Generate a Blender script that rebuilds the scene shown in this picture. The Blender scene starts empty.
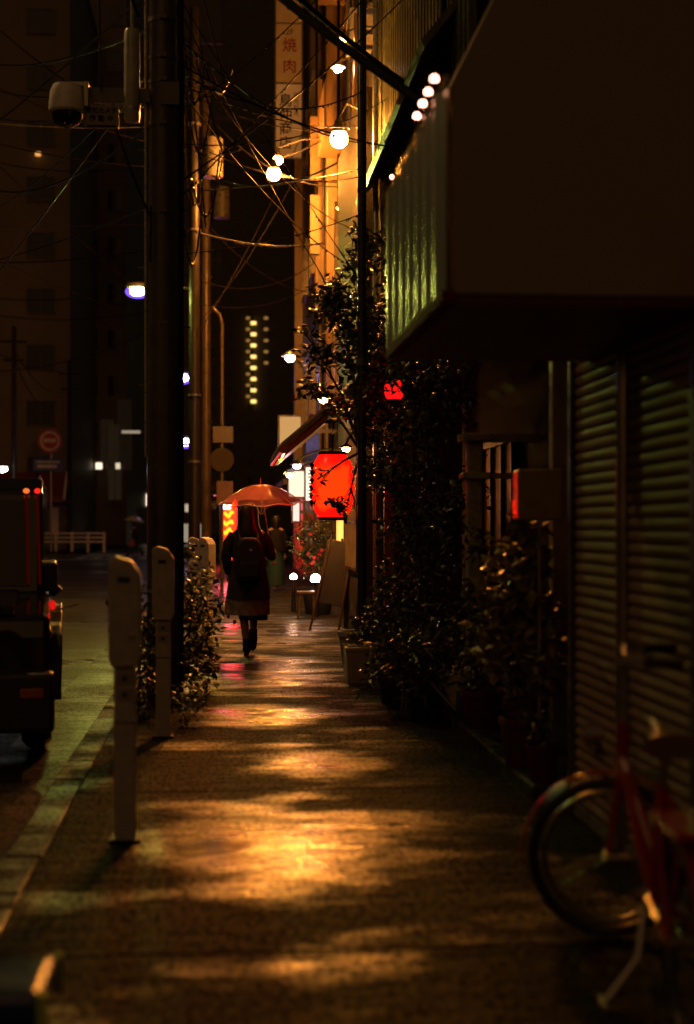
import bpy, math, random
from mathutils import Vector, Matrix, Quaternion
R = math.radians
random.seed(7)
C = bpy.context.scene.collection
S = bpy.context.scene

# ------------------------------------------------------------------ camera
YAW, CAMZ, FPX = R(4.9), 1.38, 50 / 36 * 1024
cd = bpy.data.cameras.new('camera'); cam = bpy.data.objects.new('camera', cd); C.objects.link(cam)
cd.sensor_fit = 'VERTICAL'; cd.sensor_height = 36; cd.lens = 50
cd.shift_y = 13 / 1024; cd.clip_start = 0.05; cd.clip_end = 3000
cam.location = (0, 0, CAMZ); cam.rotation_euler = (R(90), 0, -YAW)
cd.dof.use_dof = True; cd.dof.focus_distance = 14.6; cd.dof.aperture_fstop = 1.35; cd.dof.aperture_blades = 9
S.camera = cam

# ------------------------------------------------------------------ night sky, exposure
wd = bpy.data.worlds.new('World'); S.world = wd; wd.use_nodes = True
nt = wd.node_tree; bg = nt.nodes['Background']
sky = nt.nodes.new('ShaderNodeTexSky'); sky.sky_type = 'NISHITA'; sky.sun_disc = False
sky.sun_elevation = R(40); sky.sun_rotation = R(200); sky.dust_density = 4
tint = nt.nodes.new('ShaderNodeMix'); tint.data_type = 'RGBA'; tint.blend_type = 'MULTIPLY'; tint.inputs[0].default_value = 1
tint.inputs[7].default_value = (1.0, .52, .19, 1)      # city glow under rain cloud
nt.links.new(sky.outputs[0], tint.inputs[6]); nt.links.new(tint.outputs[2], bg.inputs[0])
bg.inputs[1].default_value = 0.0070
S.view_settings.view_transform = 'Standard'; S.view_settings.look = 'None'
S.view_settings.exposure = 0.0; S.view_settings.gamma = 1
S.cycles.use_denoising = True
S.cycles.max_bounces = 6; S.cycles.transparent_max_bounces = 12
S.cycles.caustics_reflective = False; S.cycles.caustics_refractive = False
S.cycles.sample_clamp_indirect = 3

def W(px, py, Y):
    """photo pixel + distance down the street -> a point in metres"""
    xc = (px - 347) / FPX; zc = (525 - py) / FPX
    t = Y / (math.cos(YAW) - math.sin(YAW) * xc)
    return Vector((t * (math.sin(YAW) + math.cos(YAW) * xc), Y, CAMZ + t * zc))

# ------------------------------------------------------------------ materials
MATS = {}
def mat(name, col, rough=.5, metal=0, var=.25, scale=6, bump=0, bscale=40, rvar=.1, spec=.5, emit=None, es=0, coat=0, col2=None, coords='Object', stretch=None):
    if name in MATS: return MATS[name]
    m = bpy.data.materials.new(name); m.use_nodes = True; n = m.node_tree; L = n.links
    p = n.nodes['Principled BSDF']
    tc = n.nodes.new('ShaderNodeTexCoord'); src = tc.outputs[coords]
    if stretch:
        mp = n.nodes.new('ShaderNodeMapping'); mp.inputs['Scale'].default_value = stretch; L.new(src, mp.inputs[0]); src = mp.outputs[0]
    ns = n.nodes.new('ShaderNodeTexNoise'); ns.inputs['Scale'].default_value = scale; ns.inputs['Detail'].default_value = 6; ns.inputs['Roughness'].default_value = .65
    L.new(src, ns.inputs['Vector'])
    rp = n.nodes.new('ShaderNodeValToRGB')
    a = [max(0, c * (1 - var)) for c in col]; b = [min(1, c * (1 + var)) for c in (col2 or col)]
    rp.color_ramp.elements[0].color = (*a, 1); rp.color_ramp.elements[1].color = (*b, 1)
    rp.color_ramp.elements[0].position = .33; rp.color_ramp.elements[1].position = .68
    L.new(ns.outputs[0], rp.inputs[0]); L.new(rp.outputs[0], p.inputs['Base Color'])
    mr = n.nodes.new('ShaderNodeMapRange'); mr.inputs[1].default_value = .3; mr.inputs[2].default_value = .7
    mr.inputs[3].default_value = max(.02, rough - rvar); mr.inputs[4].default_value = min(1, rough + rvar)
    L.new(ns.outputs[0], mr.inputs[0]); L.new(mr.outputs[0], p.inputs['Roughness'])
    p.inputs['Metallic'].default_value = metal
    p.inputs['Specular IOR Level'].default_value = spec
    if coat: p.inputs['Coat Weight'].default_value = coat; p.inputs['Coat Roughness'].default_value = .06
    if bump:
        nb = n.nodes.new('ShaderNodeTexNoise'); nb.inputs['Scale'].default_value = bscale; nb.inputs['Detail'].default_value = 3
        L.new(src, nb.inputs['Vector'])
        bm = n.nodes.new('ShaderNodeBump'); bm.inputs['Strength'].default_value = bump; bm.inputs['Distance'].default_value = .01
        L.new(nb.outputs[0], bm.inputs['Height']); L.new(bm.outputs[0], p.inputs['Normal'])
    if emit:
        p.inputs['Emission Color'].default_value = (*emit, 1); p.inputs['Emission Strength'].default_value = es
    MATS[name] = m
    return m

def glow(name, col, strength):
    if name in MATS: return MATS[name]
    m = bpy.data.materials.new(name); m.use_nodes = True; n = m.node_tree
    n.nodes.clear()
    e = n.nodes.new('ShaderNodeEmission'); e.inputs[0].default_value = (*col, 1); e.inputs[1].default_value = strength
    o = n.nodes.new('ShaderNodeOutputMaterial'); n.links.new(e.outputs[0], o.inputs[0])
    MATS[name] = m
    return m

def wet_ground(name, c1, c2, r_dry, r_wet, grain, gdist, puddle, pools=(), wet_bias=.5, ripple=.35):
    """wet asphalt: grains in the surface, water standing in the low patches"""
    m = bpy.data.materials.new(name); m.use_nodes = True; n = m.node_tree; L = n.links
    p = n.nodes['Principled BSDF']
    tc = n.nodes.new('ShaderNodeTexCoord'); src = tc.outputs['Object']
    big = n.nodes.new('ShaderNodeTexNoise'); big.inputs['Scale'].default_value = puddle; big.inputs['Detail'].default_value = 5; big.inputs['Roughness'].default_value = .6
    mp = n.nodes.new('ShaderNodeMapping'); mp.inputs['Scale'].default_value = (.8, 1.35, 1); L.new(src, mp.inputs[0]); L.new(mp.outputs[0], big.inputs['Vector'])
    wet = n.nodes.new('ShaderNodeValToRGB'); wet.color_ramp.elements[0].position = wet_bias - .10; wet.color_ramp.elements[1].position = wet_bias + .12
    low = big.outputs[0]
    for cx_, cy_, rx_, ry_, amt in pools:          # worn hollows where the water stands
        v1 = n.nodes.new('ShaderNodeVectorMath'); v1.operation = 'SUBTRACT'; v1.inputs[1].default_value = (cx_, cy_, 0); L.new(src, v1.inputs[0])
        v2 = n.nodes.new('ShaderNodeVectorMath'); v2.operation = 'DIVIDE'; v2.inputs[1].default_value = (rx_, ry_, 1); L.new(v1.outputs[0], v2.inputs[0])
        v3 = n.nodes.new('ShaderNodeVectorMath'); v3.operation = 'LENGTH'; L.new(v2.outputs[0], v3.inputs[0])
        m3 = n.nodes.new('ShaderNodeMapRange'); m3.interpolation_type = 'SMOOTHSTEP'; m3.inputs[1].default_value = 1.0; m3.inputs[2].default_value = 0.2; m3.inputs[3].default_value = 0; m3.inputs[4].default_value = amt; L.new(v3.outputs['Value'], m3.inputs[0])
        a3 = n.nodes.new('ShaderNodeMath'); L.new(low, a3.inputs[0]); L.new(m3.outputs[0], a3.inputs[1]); low = a3.outputs[0]
    L.new(low, wet.inputs[0])
    fine = n.nodes.new('ShaderNodeTexNoise'); fine.inputs['Scale'].default_value = grain * 1.3; fine.inputs['Detail'].default_value = 4; fine.inputs['Roughness'].default_value = .7; L.new(src, fine.inputs['Vector'])
    cr = n.nodes.new('ShaderNodeValToRGB'); cr.color_ramp.elements[0].color = (*c1, 1); cr.color_ramp.elements[1].color = (*c2, 1)
    cr.color_ramp.elements[0].position = .38; cr.color_ramp.elements[1].position = .66
    L.new(fine.outputs[0], cr.inputs[0]); L.new(cr.outputs[0], p.inputs['Base Color'])
    rr = n.nodes.new('ShaderNodeMapRange'); rr.inputs[3].default_value = r_dry; rr.inputs[4].default_value = r_wet
    L.new(wet.outputs[0], rr.inputs[0]); L.new(rr.outputs[0], p.inputs['Roughness'])
    vo = n.nodes.new('ShaderNodeTexNoise'); vo.inputs['Scale'].default_value = grain; vo.inputs['Detail'].default_value = 2; vo.inputs['Roughness'].default_value = .55; mg = n.nodes.new('ShaderNodeMapping'); mg.inputs['Scale'].default_value = (1, .38, 1); L.new(src, mg.inputs[0]); L.new(mg.outputs[0], vo.inputs['Vector'])
    st = n.nodes.new('ShaderNodeMapRange'); st.inputs[3].default_value = 1; st.inputs[4].default_value = .16; L.new(wet.outputs[0], st.inputs[0])
    b1 = n.nodes.new('ShaderNodeBump'); b1.inputs['Distance'].default_value = gdist; L.new(st.outputs[0], b1.inputs['Strength']); L.new(vo.outputs[0], b1.inputs['Height'])
    md = n.nodes.new('ShaderNodeTexNoise'); md.inputs['Scale'].default_value = 5; md.inputs['Detail'].default_value = 4
    m2 = n.nodes.new('ShaderNodeMapping'); m2.inputs['Scale'].default_value = (.7, 2.2, 1); L.new(src, m2.inputs[0]); L.new(m2.outputs[0], md.inputs['Vector'])
    b2 = n.nodes.new('ShaderNodeBump'); b2.inputs['Strength'].default_value = ripple; b2.inputs['Distance'].default_value = .02
    L.new(md.outputs[0], b2.inputs['Height']); L.new(b1.outputs[0], b2.inputs['Normal'])
    lg = n.nodes.new('ShaderNodeTexNoise'); lg.inputs['Scale'].default_value = 1.25; lg.inputs['Detail'].default_value = 3; L.new(m2.outputs[0], lg.inputs['Vector'])
    b3 = n.nodes.new('ShaderNodeBump'); b3.inputs['Strength'].default_value = ripple; b3.inputs['Distance'].default_value = .05
    L.new(lg.outputs[0], b3.inputs['Height']); L.new(b2.outputs[0], b3.inputs['Normal']); last = b3
    gs = n.nodes.new('ShaderNodeMapRange'); gs.inputs[1].default_value = .40; gs.inputs[2].default_value = .62; gs.inputs[3].default_value = .08; gs.inputs[4].default_value = .95
    L.new(vo.outputs[0], gs.inputs[0])
    ws = n.nodes.new('ShaderNodeMapRange'); ws.inputs[3].default_value = .13; ws.inputs[4].default_value = 1.25; L.new(wet.outputs[0], ws.inputs[0])
    ms = n.nodes.new('ShaderNodeMath'); ms.operation = 'MULTIPLY'; L.new(gs.outputs[0], ms.inputs[0]); L.new(ws.outputs[0], ms.inputs[1]); L.new(ms.outputs[0], p.inputs['Specular IOR Level'])
    L.new(last.outputs[0], p.inputs['Normal'])
    p.inputs['IOR'].default_value = 1.4
    MATS[name] = m
    return m

# ------------------------------------------------------------------ mesh builder
class MB:
    def __init__(s): s.v = []; s.f = []
    def add(s, vs, fs):
        k = len(s.v); s.v += [tuple(v) for v in vs]; s.f += [tuple(i + k for i in f) for f in fs]; return s
    def box(s, c, d, rz=0, M=None):
        x, y, z = d[0] / 2, d[1] / 2, d[2] / 2
        vs = [Vector((a * x, b * y, e * z)) for a in (-1, 1) for b in (-1, 1) for e in (-1, 1)]
        m = M or Matrix.Rotation(rz, 3, 'Z')
        vs = [m @ v + Vector(c) for v in vs]
        return s.add(vs, [(0, 1, 3, 2), (4, 6, 7, 5), (0, 4, 5, 1), (2, 3, 7, 6), (0, 2, 6, 4), (1, 5, 7, 3)])
    def span(s, a, b):
        return s.box([(p + q) / 2 for p, q in zip(a, b)], [abs(q - p) for p, q in zip(a, b)])
    def tube(s, pts, r, n=8, cap=True):
        pts = [Vector(p) for p in pts]
        rs = r if isinstance(r, (list, tuple)) else [r] * len(pts)
        up = None; k = len(s.v)
        for i, p in enumerate(pts):
            t = ((pts[min(i + 1, len(pts) - 1)] - pts[max(i - 1, 0)])).normalized()
            if up is None: up = t.orthogonal().normalized()
            up = (up - t * up.dot(t))
            up = up.normalized() if up.length > 1e-6 else t.orthogonal().normalized()
            w = t.cross(up)
            for j in range(n):
                a = 2 * math.pi * j / n
                s.v.append(tuple(p + (up * math.cos(a) + w * math.sin(a)) * rs[i]))
        for i in range(len(pts) - 1):
            for j in range(n):
                a = k + i * n + j; b = k + i * n + (j + 1) % n
                s.f.append((a, b, b + n, a + n))
        if cap:
            s.f.append(tuple(k + j for j in reversed(range(n)))); s.f.append(tuple(k + (len(pts) - 1) * n + j for j in range(n)))
        return s
    def lathe(s, prof, n=20, o=(0, 0, 0), M=None, sx=1, sy=1):
        k = len(s.v); o = Vector(o)
        for r, z in prof:
            for j in range(n):
                a = 2 * math.pi * j / n
                v = Vector((r * math.cos(a) * sx, r * math.sin(a) * sy, z))
                s.v.append(tuple((M @ v if M else v) + o))
        for i in range(len(prof) - 1):
            for j in range(n):
                a = k + i * n + j; b = k + i * n + (j + 1) % n
                s.f.append((a, b, b + n, a + n))
        s.f.append(tuple(k + j for j in reversed(range(n)))); s.f.append(tuple(k + (len(prof) - 1) * n + j for j in range(n)))
        return s
    def ball(s, c, r, n=12, m=8):
        r = r if isinstance(r, (tuple, list)) else (r, r, r)
        prof = [(math.sin(math.pi * (i + .02) / (m + .04)), -math.cos(math.pi * (i + .02) / (m + .04))) for i in range(m + 1)]
        return s.lathe(prof, n, c, Matrix.Diagonal(r))
    def prism(s, poly, a, b, axis='x'):
        """2-D outline swept from a to b along an axis"""
        f = {'x': lambda u, v, w: (w, u, v), 'y': lambda u, v, w: (u, w, v), 'z': lambda u, v, w: (u, v, w)}[axis]
        n = len(poly); k = len(s.v)
        for w in (a, b):
            for u, v in poly: s.v.append(f(u, v, w))
        s.f.append(tuple(k + i for i in reversed(range(n)))); s.f.append(tuple(k + n + i for i in range(n)))
        for i in range(n):
            j = (i + 1) % n; s.f.append((k + i, k + j, k + n + j, k + n + i))
        return s
    def torus(s, c, R_, r, n=32, m=8, M=None, a0=0, a1=2 * math.pi):
        full = abs(a1 - a0 - 2 * math.pi) < 1e-6
        cnt = n if full else n + 1; k = len(s.v); c = Vector(c)
        rr = r if isinstance(r, tuple) else (r, r)
        for i in range(cnt):
            a = a0 + (a1 - a0) * i / n
            for j in range(m):
                b = 2 * math.pi * j / m
                v = Vector(((R_ + rr[0] * math.cos(b)) * math.cos(a), rr[1] * math.sin(b), (R_ + rr[0] * math.cos(b)) * math.sin(a)))
                s.v.append(tuple((M @ v if M else v) + c))
        for i in range(n):
            for j in range(m):
                a = k + i * m + j; b = k + i * m + (j + 1) % m
                a2 = k + ((i + 1) % cnt) * m + j; b2 = k + ((i + 1) % cnt) * m + (j + 1) % m
                s.f.append((a, b, b2, a2))
        return s
    def leaf(s, p, L, Wd, d, nrm):
        d = d.normalized(); sd = d.cross(nrm)
        sd = sd.normalized() if sd.length > 1e-4 else d.orthogonal().normalized()
        up = sd.cross(d)
        mid = p + d * L * .5 + up * L * .10
        return s.add([p, mid + sd * Wd * .5 - up * L * .05, p + d * L, mid - sd * Wd * .5 - up * L * .05, mid], [(0, 1, 4), (1, 2, 4), (2, 3, 4), (3, 0, 4)])
    def build(s, name, m, parent=None, loc=(0, 0, 0), smooth=False, bevel=0, rot=None):
        me = bpy.data.meshes.new(name); me.from_pydata(s.v, [], s.f); me.materials.append(m)
        if smooth:
            me.polygons.foreach_set('use_smooth', [True] * len(me.polygons)); me.set_sharp_from_angle(angle=R(40))
        me.validate(); me.update()
        o = bpy.data.objects.new(name, me); C.objects.link(o); o.location = loc
        if rot: o.rotation_euler = rot
        if parent: o.parent = parent
        if bevel:
            b = o.modifiers.new('bevel', 'BEVEL'); b.width = bevel; b.segments = 2; b.limit_method = 'ANGLE'
        return o

def tag(o, label=None, cat=None, group=None, kind=None):
    if label: o['label'] = label
    if cat: o['category'] = cat
    if group: o['group'] = group
    if kind: o['kind'] = kind
    return o
def thing(name, label, cat, loc=(0, 0, 0), rz=0, group=None):
    o = bpy.data.objects.new(name, None); C.objects.link(o); o.empty_display_size = .2
    o.location = loc; o.rotation_euler = (0, 0, rz)
    return tag(o, label, cat, group)
def copy_tree(o, parent=None):
    c = o.copy(); C.objects.link(c)
    if parent: c.parent = parent
    for ch in list(o.children): copy_tree(ch, c)
    return c
def struct(name, mb, m, **k): return tag(mb.build(name, m, **k), kind='structure')

def text(name, body, size, m, parent=None, loc=(0, 0, 0), rot=(R(90), 0, 0), ext=.003, space=1.0, bold=0):
    cu = bpy.data.curves.new(name, 'FONT'); cu.body = body; cu.size = size; cu.extrude = ext
    cu.align_x = 'CENTER'; cu.align_y = 'CENTER'; cu.space_line = space; cu.offset = bold; cu.resolution_u = 3
    t = bpy.data.objects.new('t', cu); C.objects.link(t)
    me = bpy.data.meshes.new_from_object(t.evaluated_get(bpy.context.evaluated_depsgraph_get()))
    bpy.data.objects.remove(t); me.materials.clear(); me.materials.append(m)
    for p in me.polygons: p.material_index = 0
    o = bpy.data.objects.new(name, me); C.objects.link(o); o.location = loc; o.rotation_euler = rot
    if parent: o.parent = parent
    return o

def skin_mesh(verts, radii, edges, sub=2):
    me = bpy.data.meshes.new('skin'); me.from_pydata(verts, edges, [])
    o = bpy.data.objects.new('skin', me); C.objects.link(o)
    o.modifiers.new('s', 'SKIN')
    for i, r in enumerate(radii):
        r = r if isinstance(r, tuple) else (r, r)
        me.skin_vertices[0].data[i].radius = r
    me.skin_vertices[0].data[0].use_root = True
    sm = o.modifiers.new('d', 'SUBSURF'); sm.levels = sub; sm.render_levels = sub
    out = bpy.data.meshes.new_from_object(o.evaluated_get(bpy.context.evaluated_depsgraph_get()))
    bpy.data.objects.remove(o)
    vs = [tuple(v.co) for v in out.vertices]; fs = [tuple(p.vertices) for p in out.polygons]
    bpy.data.meshes.remove(out)
    return vs, fs

def leaves(mb, blobs, n, size, droop=.3, seed=0, aspect=.5):
    rg = random.Random(seed)
    tot = sum(b[1][0] * b[1][1] * b[1][2] for b in blobs)
    for c, r in blobs:
        k = max(6, int(n * r[0] * r[1] * r[2] / tot)); c = Vector(c)
        twigs = [Vector((rg.gauss(0, .5), rg.gauss(0, .5), rg.gauss(0, .5))) for _ in range(max(3, k // 14))]
        for _ in range(k):
            t = rg.choice(twigs)
            q = t + Vector((rg.gauss(0, .16), rg.gauss(0, .16), rg.gauss(0, .16)))
            if q.length > 1.25: q *= 1.25 / q.length
            p = c + Vector((q.x * r[0], q.y * r[1], q.z * r[2]))
            d = Vector((rg.gauss(0, 1), rg.gauss(0, 1), rg.gauss(-droop, .7)))
            L = size * rg.uniform(.6, 1.35)
            mb.leaf(p, L, L * aspect * rg.uniform(.8, 1.2), d, Vector((rg.gauss(0, .6), rg.gauss(0, .6), 1)))
    return mb

# shared materials
M_conc = mat('concrete', (.26, .24, .21), .42, bump=.5, bscale=60, var=.3, scale=5)
M_pole = mat('pole_concrete', (.16, .145, .125), .35, bump=.25, bscale=70, var=.3, scale=9)
M_steel = mat('painted_steel', (.10, .095, .085), .3, .3, rvar=.12)
M_galv = mat('galvanised', (.42, .41, .38), .32, .6, var=.2, scale=25)
M_black = mat('black_rubber', (.012, .012, .013), .4)
M_cable = mat('cable', (.0045, .004, .004), .5, rvar=.1, spec=.16)
M_drop = mat('water_drop', (.06, .06, .06), .04, var=.05, rvar=.0, spec=.5)
M_white = mat('white_plastic', (.80, .78, .73), .3, var=.12, scale=14)
M_meter = mat('meter_grey', (.42, .39, .36), .38, var=.18, scale=18, bump=.08, bscale=120)
M_dark = mat('dark_plastic', (.02, .019, .018), .35)
M_leaf = mat('leaf_dark', (.030, .042, .012), .30, var=.5, scale=9, rvar=.12, col2=(.060, .072, .020))
M_leaf2 = mat('leaf_yellowgreen', (.19, .18, .04), .38, var=.4, scale=9, rvar=.1, col2=(.32, .27, .07))
M_leaf3 = mat('leaf_olive', (.045, .05, .016), .33, var=.5, scale=12, col2=(.09, .085, .03))
M_bark = mat('bark', (.055, .04, .028), .6, bump=.6, bscale=50)
M_terra = mat('terracotta', (.10, .026, .015), .4, var=.3)
M_soil = mat('soil', (.03, .022, .016), .8, bump=.6)
M_winglass = mat('window_glass', (.014, .014, .016), .08, rvar=.03, spec=.6)
M_pale = mat('pale_render', (.52, .46, .37), .4, var=.22, scale=3, bump=.2, bscale=30)
M_wood = mat('dark_wood', (.07, .042, .024), .4, var=.4, scale=5, stretch=(8, 8, 1))

# ------------------------------------------------------------------ lamp builders
WARM = (1, .31, .038); WHITE = (1, .48, .19); LED = (.88, .95, .15); COOL = (.78, .60, 1); VIOLET = (.66, .50, 1)
def bulb_mat(nm, col, power, r):
    return glow(nm, col, power / (math.pi * 4 * math.pi * r * r))
def hooded_lamp(name, label, p, r, power, col, mount, hood=None, group=None):
    """a bulb under a small metal shade on a bent arm"""
    p = Vector(p); t = thing(name, label, 'lamp', p, 0, group)
    MB().ball((0, 0, 0), (r, r, r * .8), 14, 9).build('bulb', bulb_mat('bulb_%s_%.0f_%.3f_%.2f' % (name, power, r, col[1]), col, power, r), t, smooth=True)
    h = hood or r * 1.9
    MB().lathe([(r * .35, r * 1.5), (r * .5, r * 1.35), (h * .8, r * .75), (h, r * .35), (h * .96, r * .33), (h * .7, r * .72), (r * .4, r * 1.25)], 18).build('shade', M_steel, t, smooth=True)
    m = Vector(mount) - p
    a = Vector((0, 0, r * 1.45)); k = Vector((m.x * .5, m.y * .5, max(m.z, r * 1.45) + .12))
    pts = [((1 - u) ** 2) * a + 2 * u * (1 - u) * k + u * u * m for u in [i / 8 for i in range(9)]]
    MB().tube(pts, .014, 6).build('arm', M_steel, t, smooth=True)
    return t
# ================================================================== GROUND
M_walk = wet_ground('wet_pavement', (.004, .0035, .003), (.050, .041, .030), .74, .23, 44, .0085, 1.3, pools=((.25, 6.25, .95, 1.25, .26), (.45, 8.3, .7, .5, .18), (.3, 10.4, 1.0, .9, .22), (.3, 13.6, 1.1, 2.6, .24), (.5, 19, 1.3, 4.5, .24), (.5, 30, 1.6, 9, .24)), wet_bias=.63, ripple=.55)
M_road = wet_ground('wet_asphalt', (.020, .020, .018), (.055, .052, .044), .36, .22, 50, .004, .22, wet_bias=.55)
M_gut = wet_ground('wet_gutter_concrete', (.02, .018, .014), (.045, .04, .031), .45, .28, 50, .003, .5)
M_kerb = wet_ground('kerb_stone', (.022, .018, .014), (.046, .038, .03), .7, .45, 60, .004, 2)
struct('ground', MB().add([(-900, -60, -.16), (900, -60, -.16), (900, 1200, -.16), (-900, 1200, -.16)], [(0, 1, 2, 3)]), mat('ground_earth', (.03, .027, .022), .5))
struct('road', MB().add([(-7.6, -12, -.104), (-1.42, -12, -.104), (-1.42, 62, -.104), (-7.6, 62, -.104)], [(0, 1, 2, 3)]), M_road)
struct('cross_road', MB().add([(-60, 62, -.1), (60, 62, -.1), (60, 74.6, -.1), (-60, 74.6, -.1)], [(0, 1, 2, 3)]), M_road)
struct('far_road', MB().add([(-7.2, 74.6, -.104), (-.9, 74.6, -.104), (-.9, 380, -.104), (-7.2, 380, -.104)], [(0, 1, 2, 3)]), M_road)
struct('gutter', MB().box((-1.17, 25, -.118), (.5, 74, .06)), M_gut)
k = MB()
y = -6.0; rg = random.Random(3)
while y < 61.5:
    k.box((-.84 + rg.uniform(-.004, .004), y + .3, -.055), (.16, .592, .12 + rg.uniform(-.004, .006))); y += .6
struct('kerb', k, M_kerb, bevel=.012)
# pavement laid in bays with thin joints
k = MB(); y = -6; rg = random.Random(5)
for yy in [-6, 2.0, 4.6, 7.4, 9.7, 11.5, 13.0, 14.9, 16.6, 19, 21.4, 24, 27, 30, 34, 39, 45, 52, 61.5]:
    if yy > y: k.span((-.755, y + .008, -.12), (2.4 if yy < 60 else 2.4, yy - .008, rg.uniform(-.004, .003)))
    y = yy
struct('pavement', k, M_walk)
struct('pavement_bed', MB().span((-.76, -6, -.15), (2.4, 61.5, -.02)), mat('joint_dirt', (.015, .013, .01), .5))
struct('far_pavement', MB().span((-60, 74.6, -.14), (-7.4, 120, 0)).span((-.8, 74.6, -.14), (30, 380, 0)), M_walk)
struct('left_pavement', MB().span((-14, -6, -.14), (-7.7, 61.5, 0)), M_walk)
# zebra crossing on the cross road
k = MB()
for i in range(9): k.add([(-6.6 + i * .68, 63.0, -.096), (-6.2 + i * .68, 63.0, -.096), (-6.2 + i * .68, 66, -.096), (-6.6 + i * .68, 66, -.096)], [(0, 1, 2, 3)])
k.add([(-7.0, 61.0, -.1), (-1.5, 61.0, -.1), (-1.5, 61.4, -.1), (-7.0, 61.4, -.1)], [(0, 1, 2, 3)])
for i in range(7): k.add([(-6.9, 68 + i * .8, -.096), (-1.0, 68 + i * .8, -.096), (-1.0, 68.42 + i * .8, -.096), (-6.9, 68.42 + i * .8, -.096)], [(0, 1, 2, 3)])
struct('crossing_marking', k, mat('road_paint', (.62, .60, .52), .4, var=.2, scale=20))
# shop ledge on the right
struct('ledge', MB().span((1.52, 6.95, -.02), (2.3, 14.0, .085)), M_kerb, bevel=.012)

# ================================================================== BUILDINGS, RIGHT SIDE
def window(parent, c, w, h, face, m_fr, m_gl, bars=1, depth=.06):
    """face: '-x' looks at the street, '-y' looks at the camera"""
    f = MB(); g = MB(); t = .05
    def sp(mb, u0, u1, z0, z1, d0, d1):
        if face == '-x': mb.span((c[0] - d1, c[1] + u0, c[2] + z0), (c[0] - d0, c[1] + u1, c[2] + z1))
        else: mb.span((c[0] + u0, c[1] - d1, c[2] + z0), (c[0] + u1, c[1] - d0, c[2] + z1))
    sp(f, -w / 2 - t, -w / 2, -h / 2 - t, h / 2 + t, 0, depth); sp(f, w / 2, w / 2 + t, -h / 2 - t, h / 2 + t, 0, depth)
    sp(f, -w / 2, w / 2, h / 2, h / 2 + t, 0, depth); sp(f, -w / 2, w / 2, -h / 2 - t, -h / 2, 0, depth * 1.5)
    for i in range(bars):
        u = -w / 2 + w * (i + 1) / (bars + 1); sp(f, u - .02, u + .02, -h / 2, h / 2, 0, depth * .8)
    sp(g, -w / 2, w / 2, -h / 2, h / 2, .003, .02)
    fo = f.build('window', m_fr, parent); g.build('pane', m_gl, fo)
    return fo

# --- the shuttered shop with its box canopy
b = thing('shuttered_shop', 'closed shop with a grey slatted roller shutter and a deep box canopy over the pavement', 'shop')
m = MB(); m.span((1.75, -3, 0), (8, 4.9, 9)); m.span((1.75, 6.70, 0), (8, 6.95, 9)); m.span((1.75, 4.9, 2.62), (8, 6.70, 9))
m.build('wall', mat('shop_wall', (.11, .095, .08), .45, bump=.2, var=.25), b)
m = MB(); m.span((2.6, 4.9, .0), (2.7, 6.70, 2.62)); m.build('inner_wall', M_dark, b)
M_shut = mat('shutter_metal', (.33, .235, .15), .6, .0, spec=.2, var=.25, scale=3, stretch=(1, 1, 6), rvar=.1)
def slats(y0, y1, x=1.685, z0=.06, z1=2.62, pitch=.052):
    mb = MB(); n = int((z1 - z0) / pitch); prof = []
    for i in range(n):
        z = z0 + i * pitch
        prof += [(0, z), (-.014, z + pitch * .07), (-.019, z + pitch * .16), (-.024, z + pitch * .50), (-.019, z + pitch * .84), (-.012, z + pitch * .90), (0.002, z + pitch * .95)]
    prof.append((0, z0 + n * pitch))
    k = len(mb.v)
    for yv in (y0, y1): mb.v += [(x + u, yv, z) for u, z in prof]
    L = len(prof)
    for i in range(L - 1): mb.f.append((k + i, k + i + 1, k + L + i + 1, k + L + i))
    return mb
for y0, y1 in ((4.93, 5.785), (5.855, 6.665)):
    s_ = slats(y0, y1).build('shutter', M_shut, b)
    MB().span((1.655, y0, .0), (1.70, y1, .058)).build('bottom_bar', M_galv, s_)
    MB().box((1.645, (y0 + y1) / 2, .40), (.02, .16, .05)).build('handle', M_steel, s_)
MB().tube([(1.66, 5.82, 0), (1.66, 5.82, 2.62)], .033, 20).build('shutter_post', mat('post_metal', (.34, .30, .24), .15, .7, rvar=.04), b, smooth=True)
for y0, y1 in ((6.668, 6.72), (4.86, 4.927)): MB().span((1.64, y0, 0), (1.74, y1, 2.62)).build('shutter_rail', M_steel, b, bevel=.005)
CX, CY0, CY1, CZ0, CZ1 = .752, 4.80, 6.47, 2.17, 2.90
M_can = mat('canopy_sheet', (.27, .235, .19), .5, .0, var=.12, scale=1.5, rvar=.06)
cp = MB().prism([(CX + .02, CZ0), (1.745, CZ0), (1.745, 4.85), (CX + .02, CZ1)], CY0, CY1, 'y').build('canopy', M_can, b)
# note: prism on 'y' takes (x, z)
m = MB(); prof = []
n = 7; w_ = (CY1 - CY0) / n
for i in range(n):
    y0 = CY0 + i * w_
    prof += [(CX, y0), (CX, y0 + w_ * .42), (CX - .012, y0 + w_ * .52), (CX - .02, y0 + w_ * .66), (CX - .02, y0 + w_ * .78), (CX - .012, y0 + w_ * .92)]
prof.append((CX, CY1))
for z in (CZ0 + .01, CZ1 - .01): m.v += [(x, y, z) for x, y in prof]
L_ = len(prof)
for i in range(L_ - 1): m.f.append((i, i + 1, L_ + i + 1, L_ + i))
m.build('ribbed_fascia', mat('fascia_metal', (.92, .90, .62), .31, .9, var=.04, rvar=.02), cp, smooth=True)
MB().tube([(CX - .004, CY0, CZ1 + .002), (CX - .004, CY1, CZ1 + .002)], .014, 8).build('edge_bead', mat('chrome', (.8, .78, .72), .06, 1, var=.03, rvar=.02), cp, smooth=True)
MB().span((CX - .02, CY0 - .01, CZ0 - .03), (CX + .03, CY1 + .01, CZ0 + .008)).build('red_trim', mat('red_trim', (.16, .010, .008), .75, spec=.08), cp)
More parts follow.
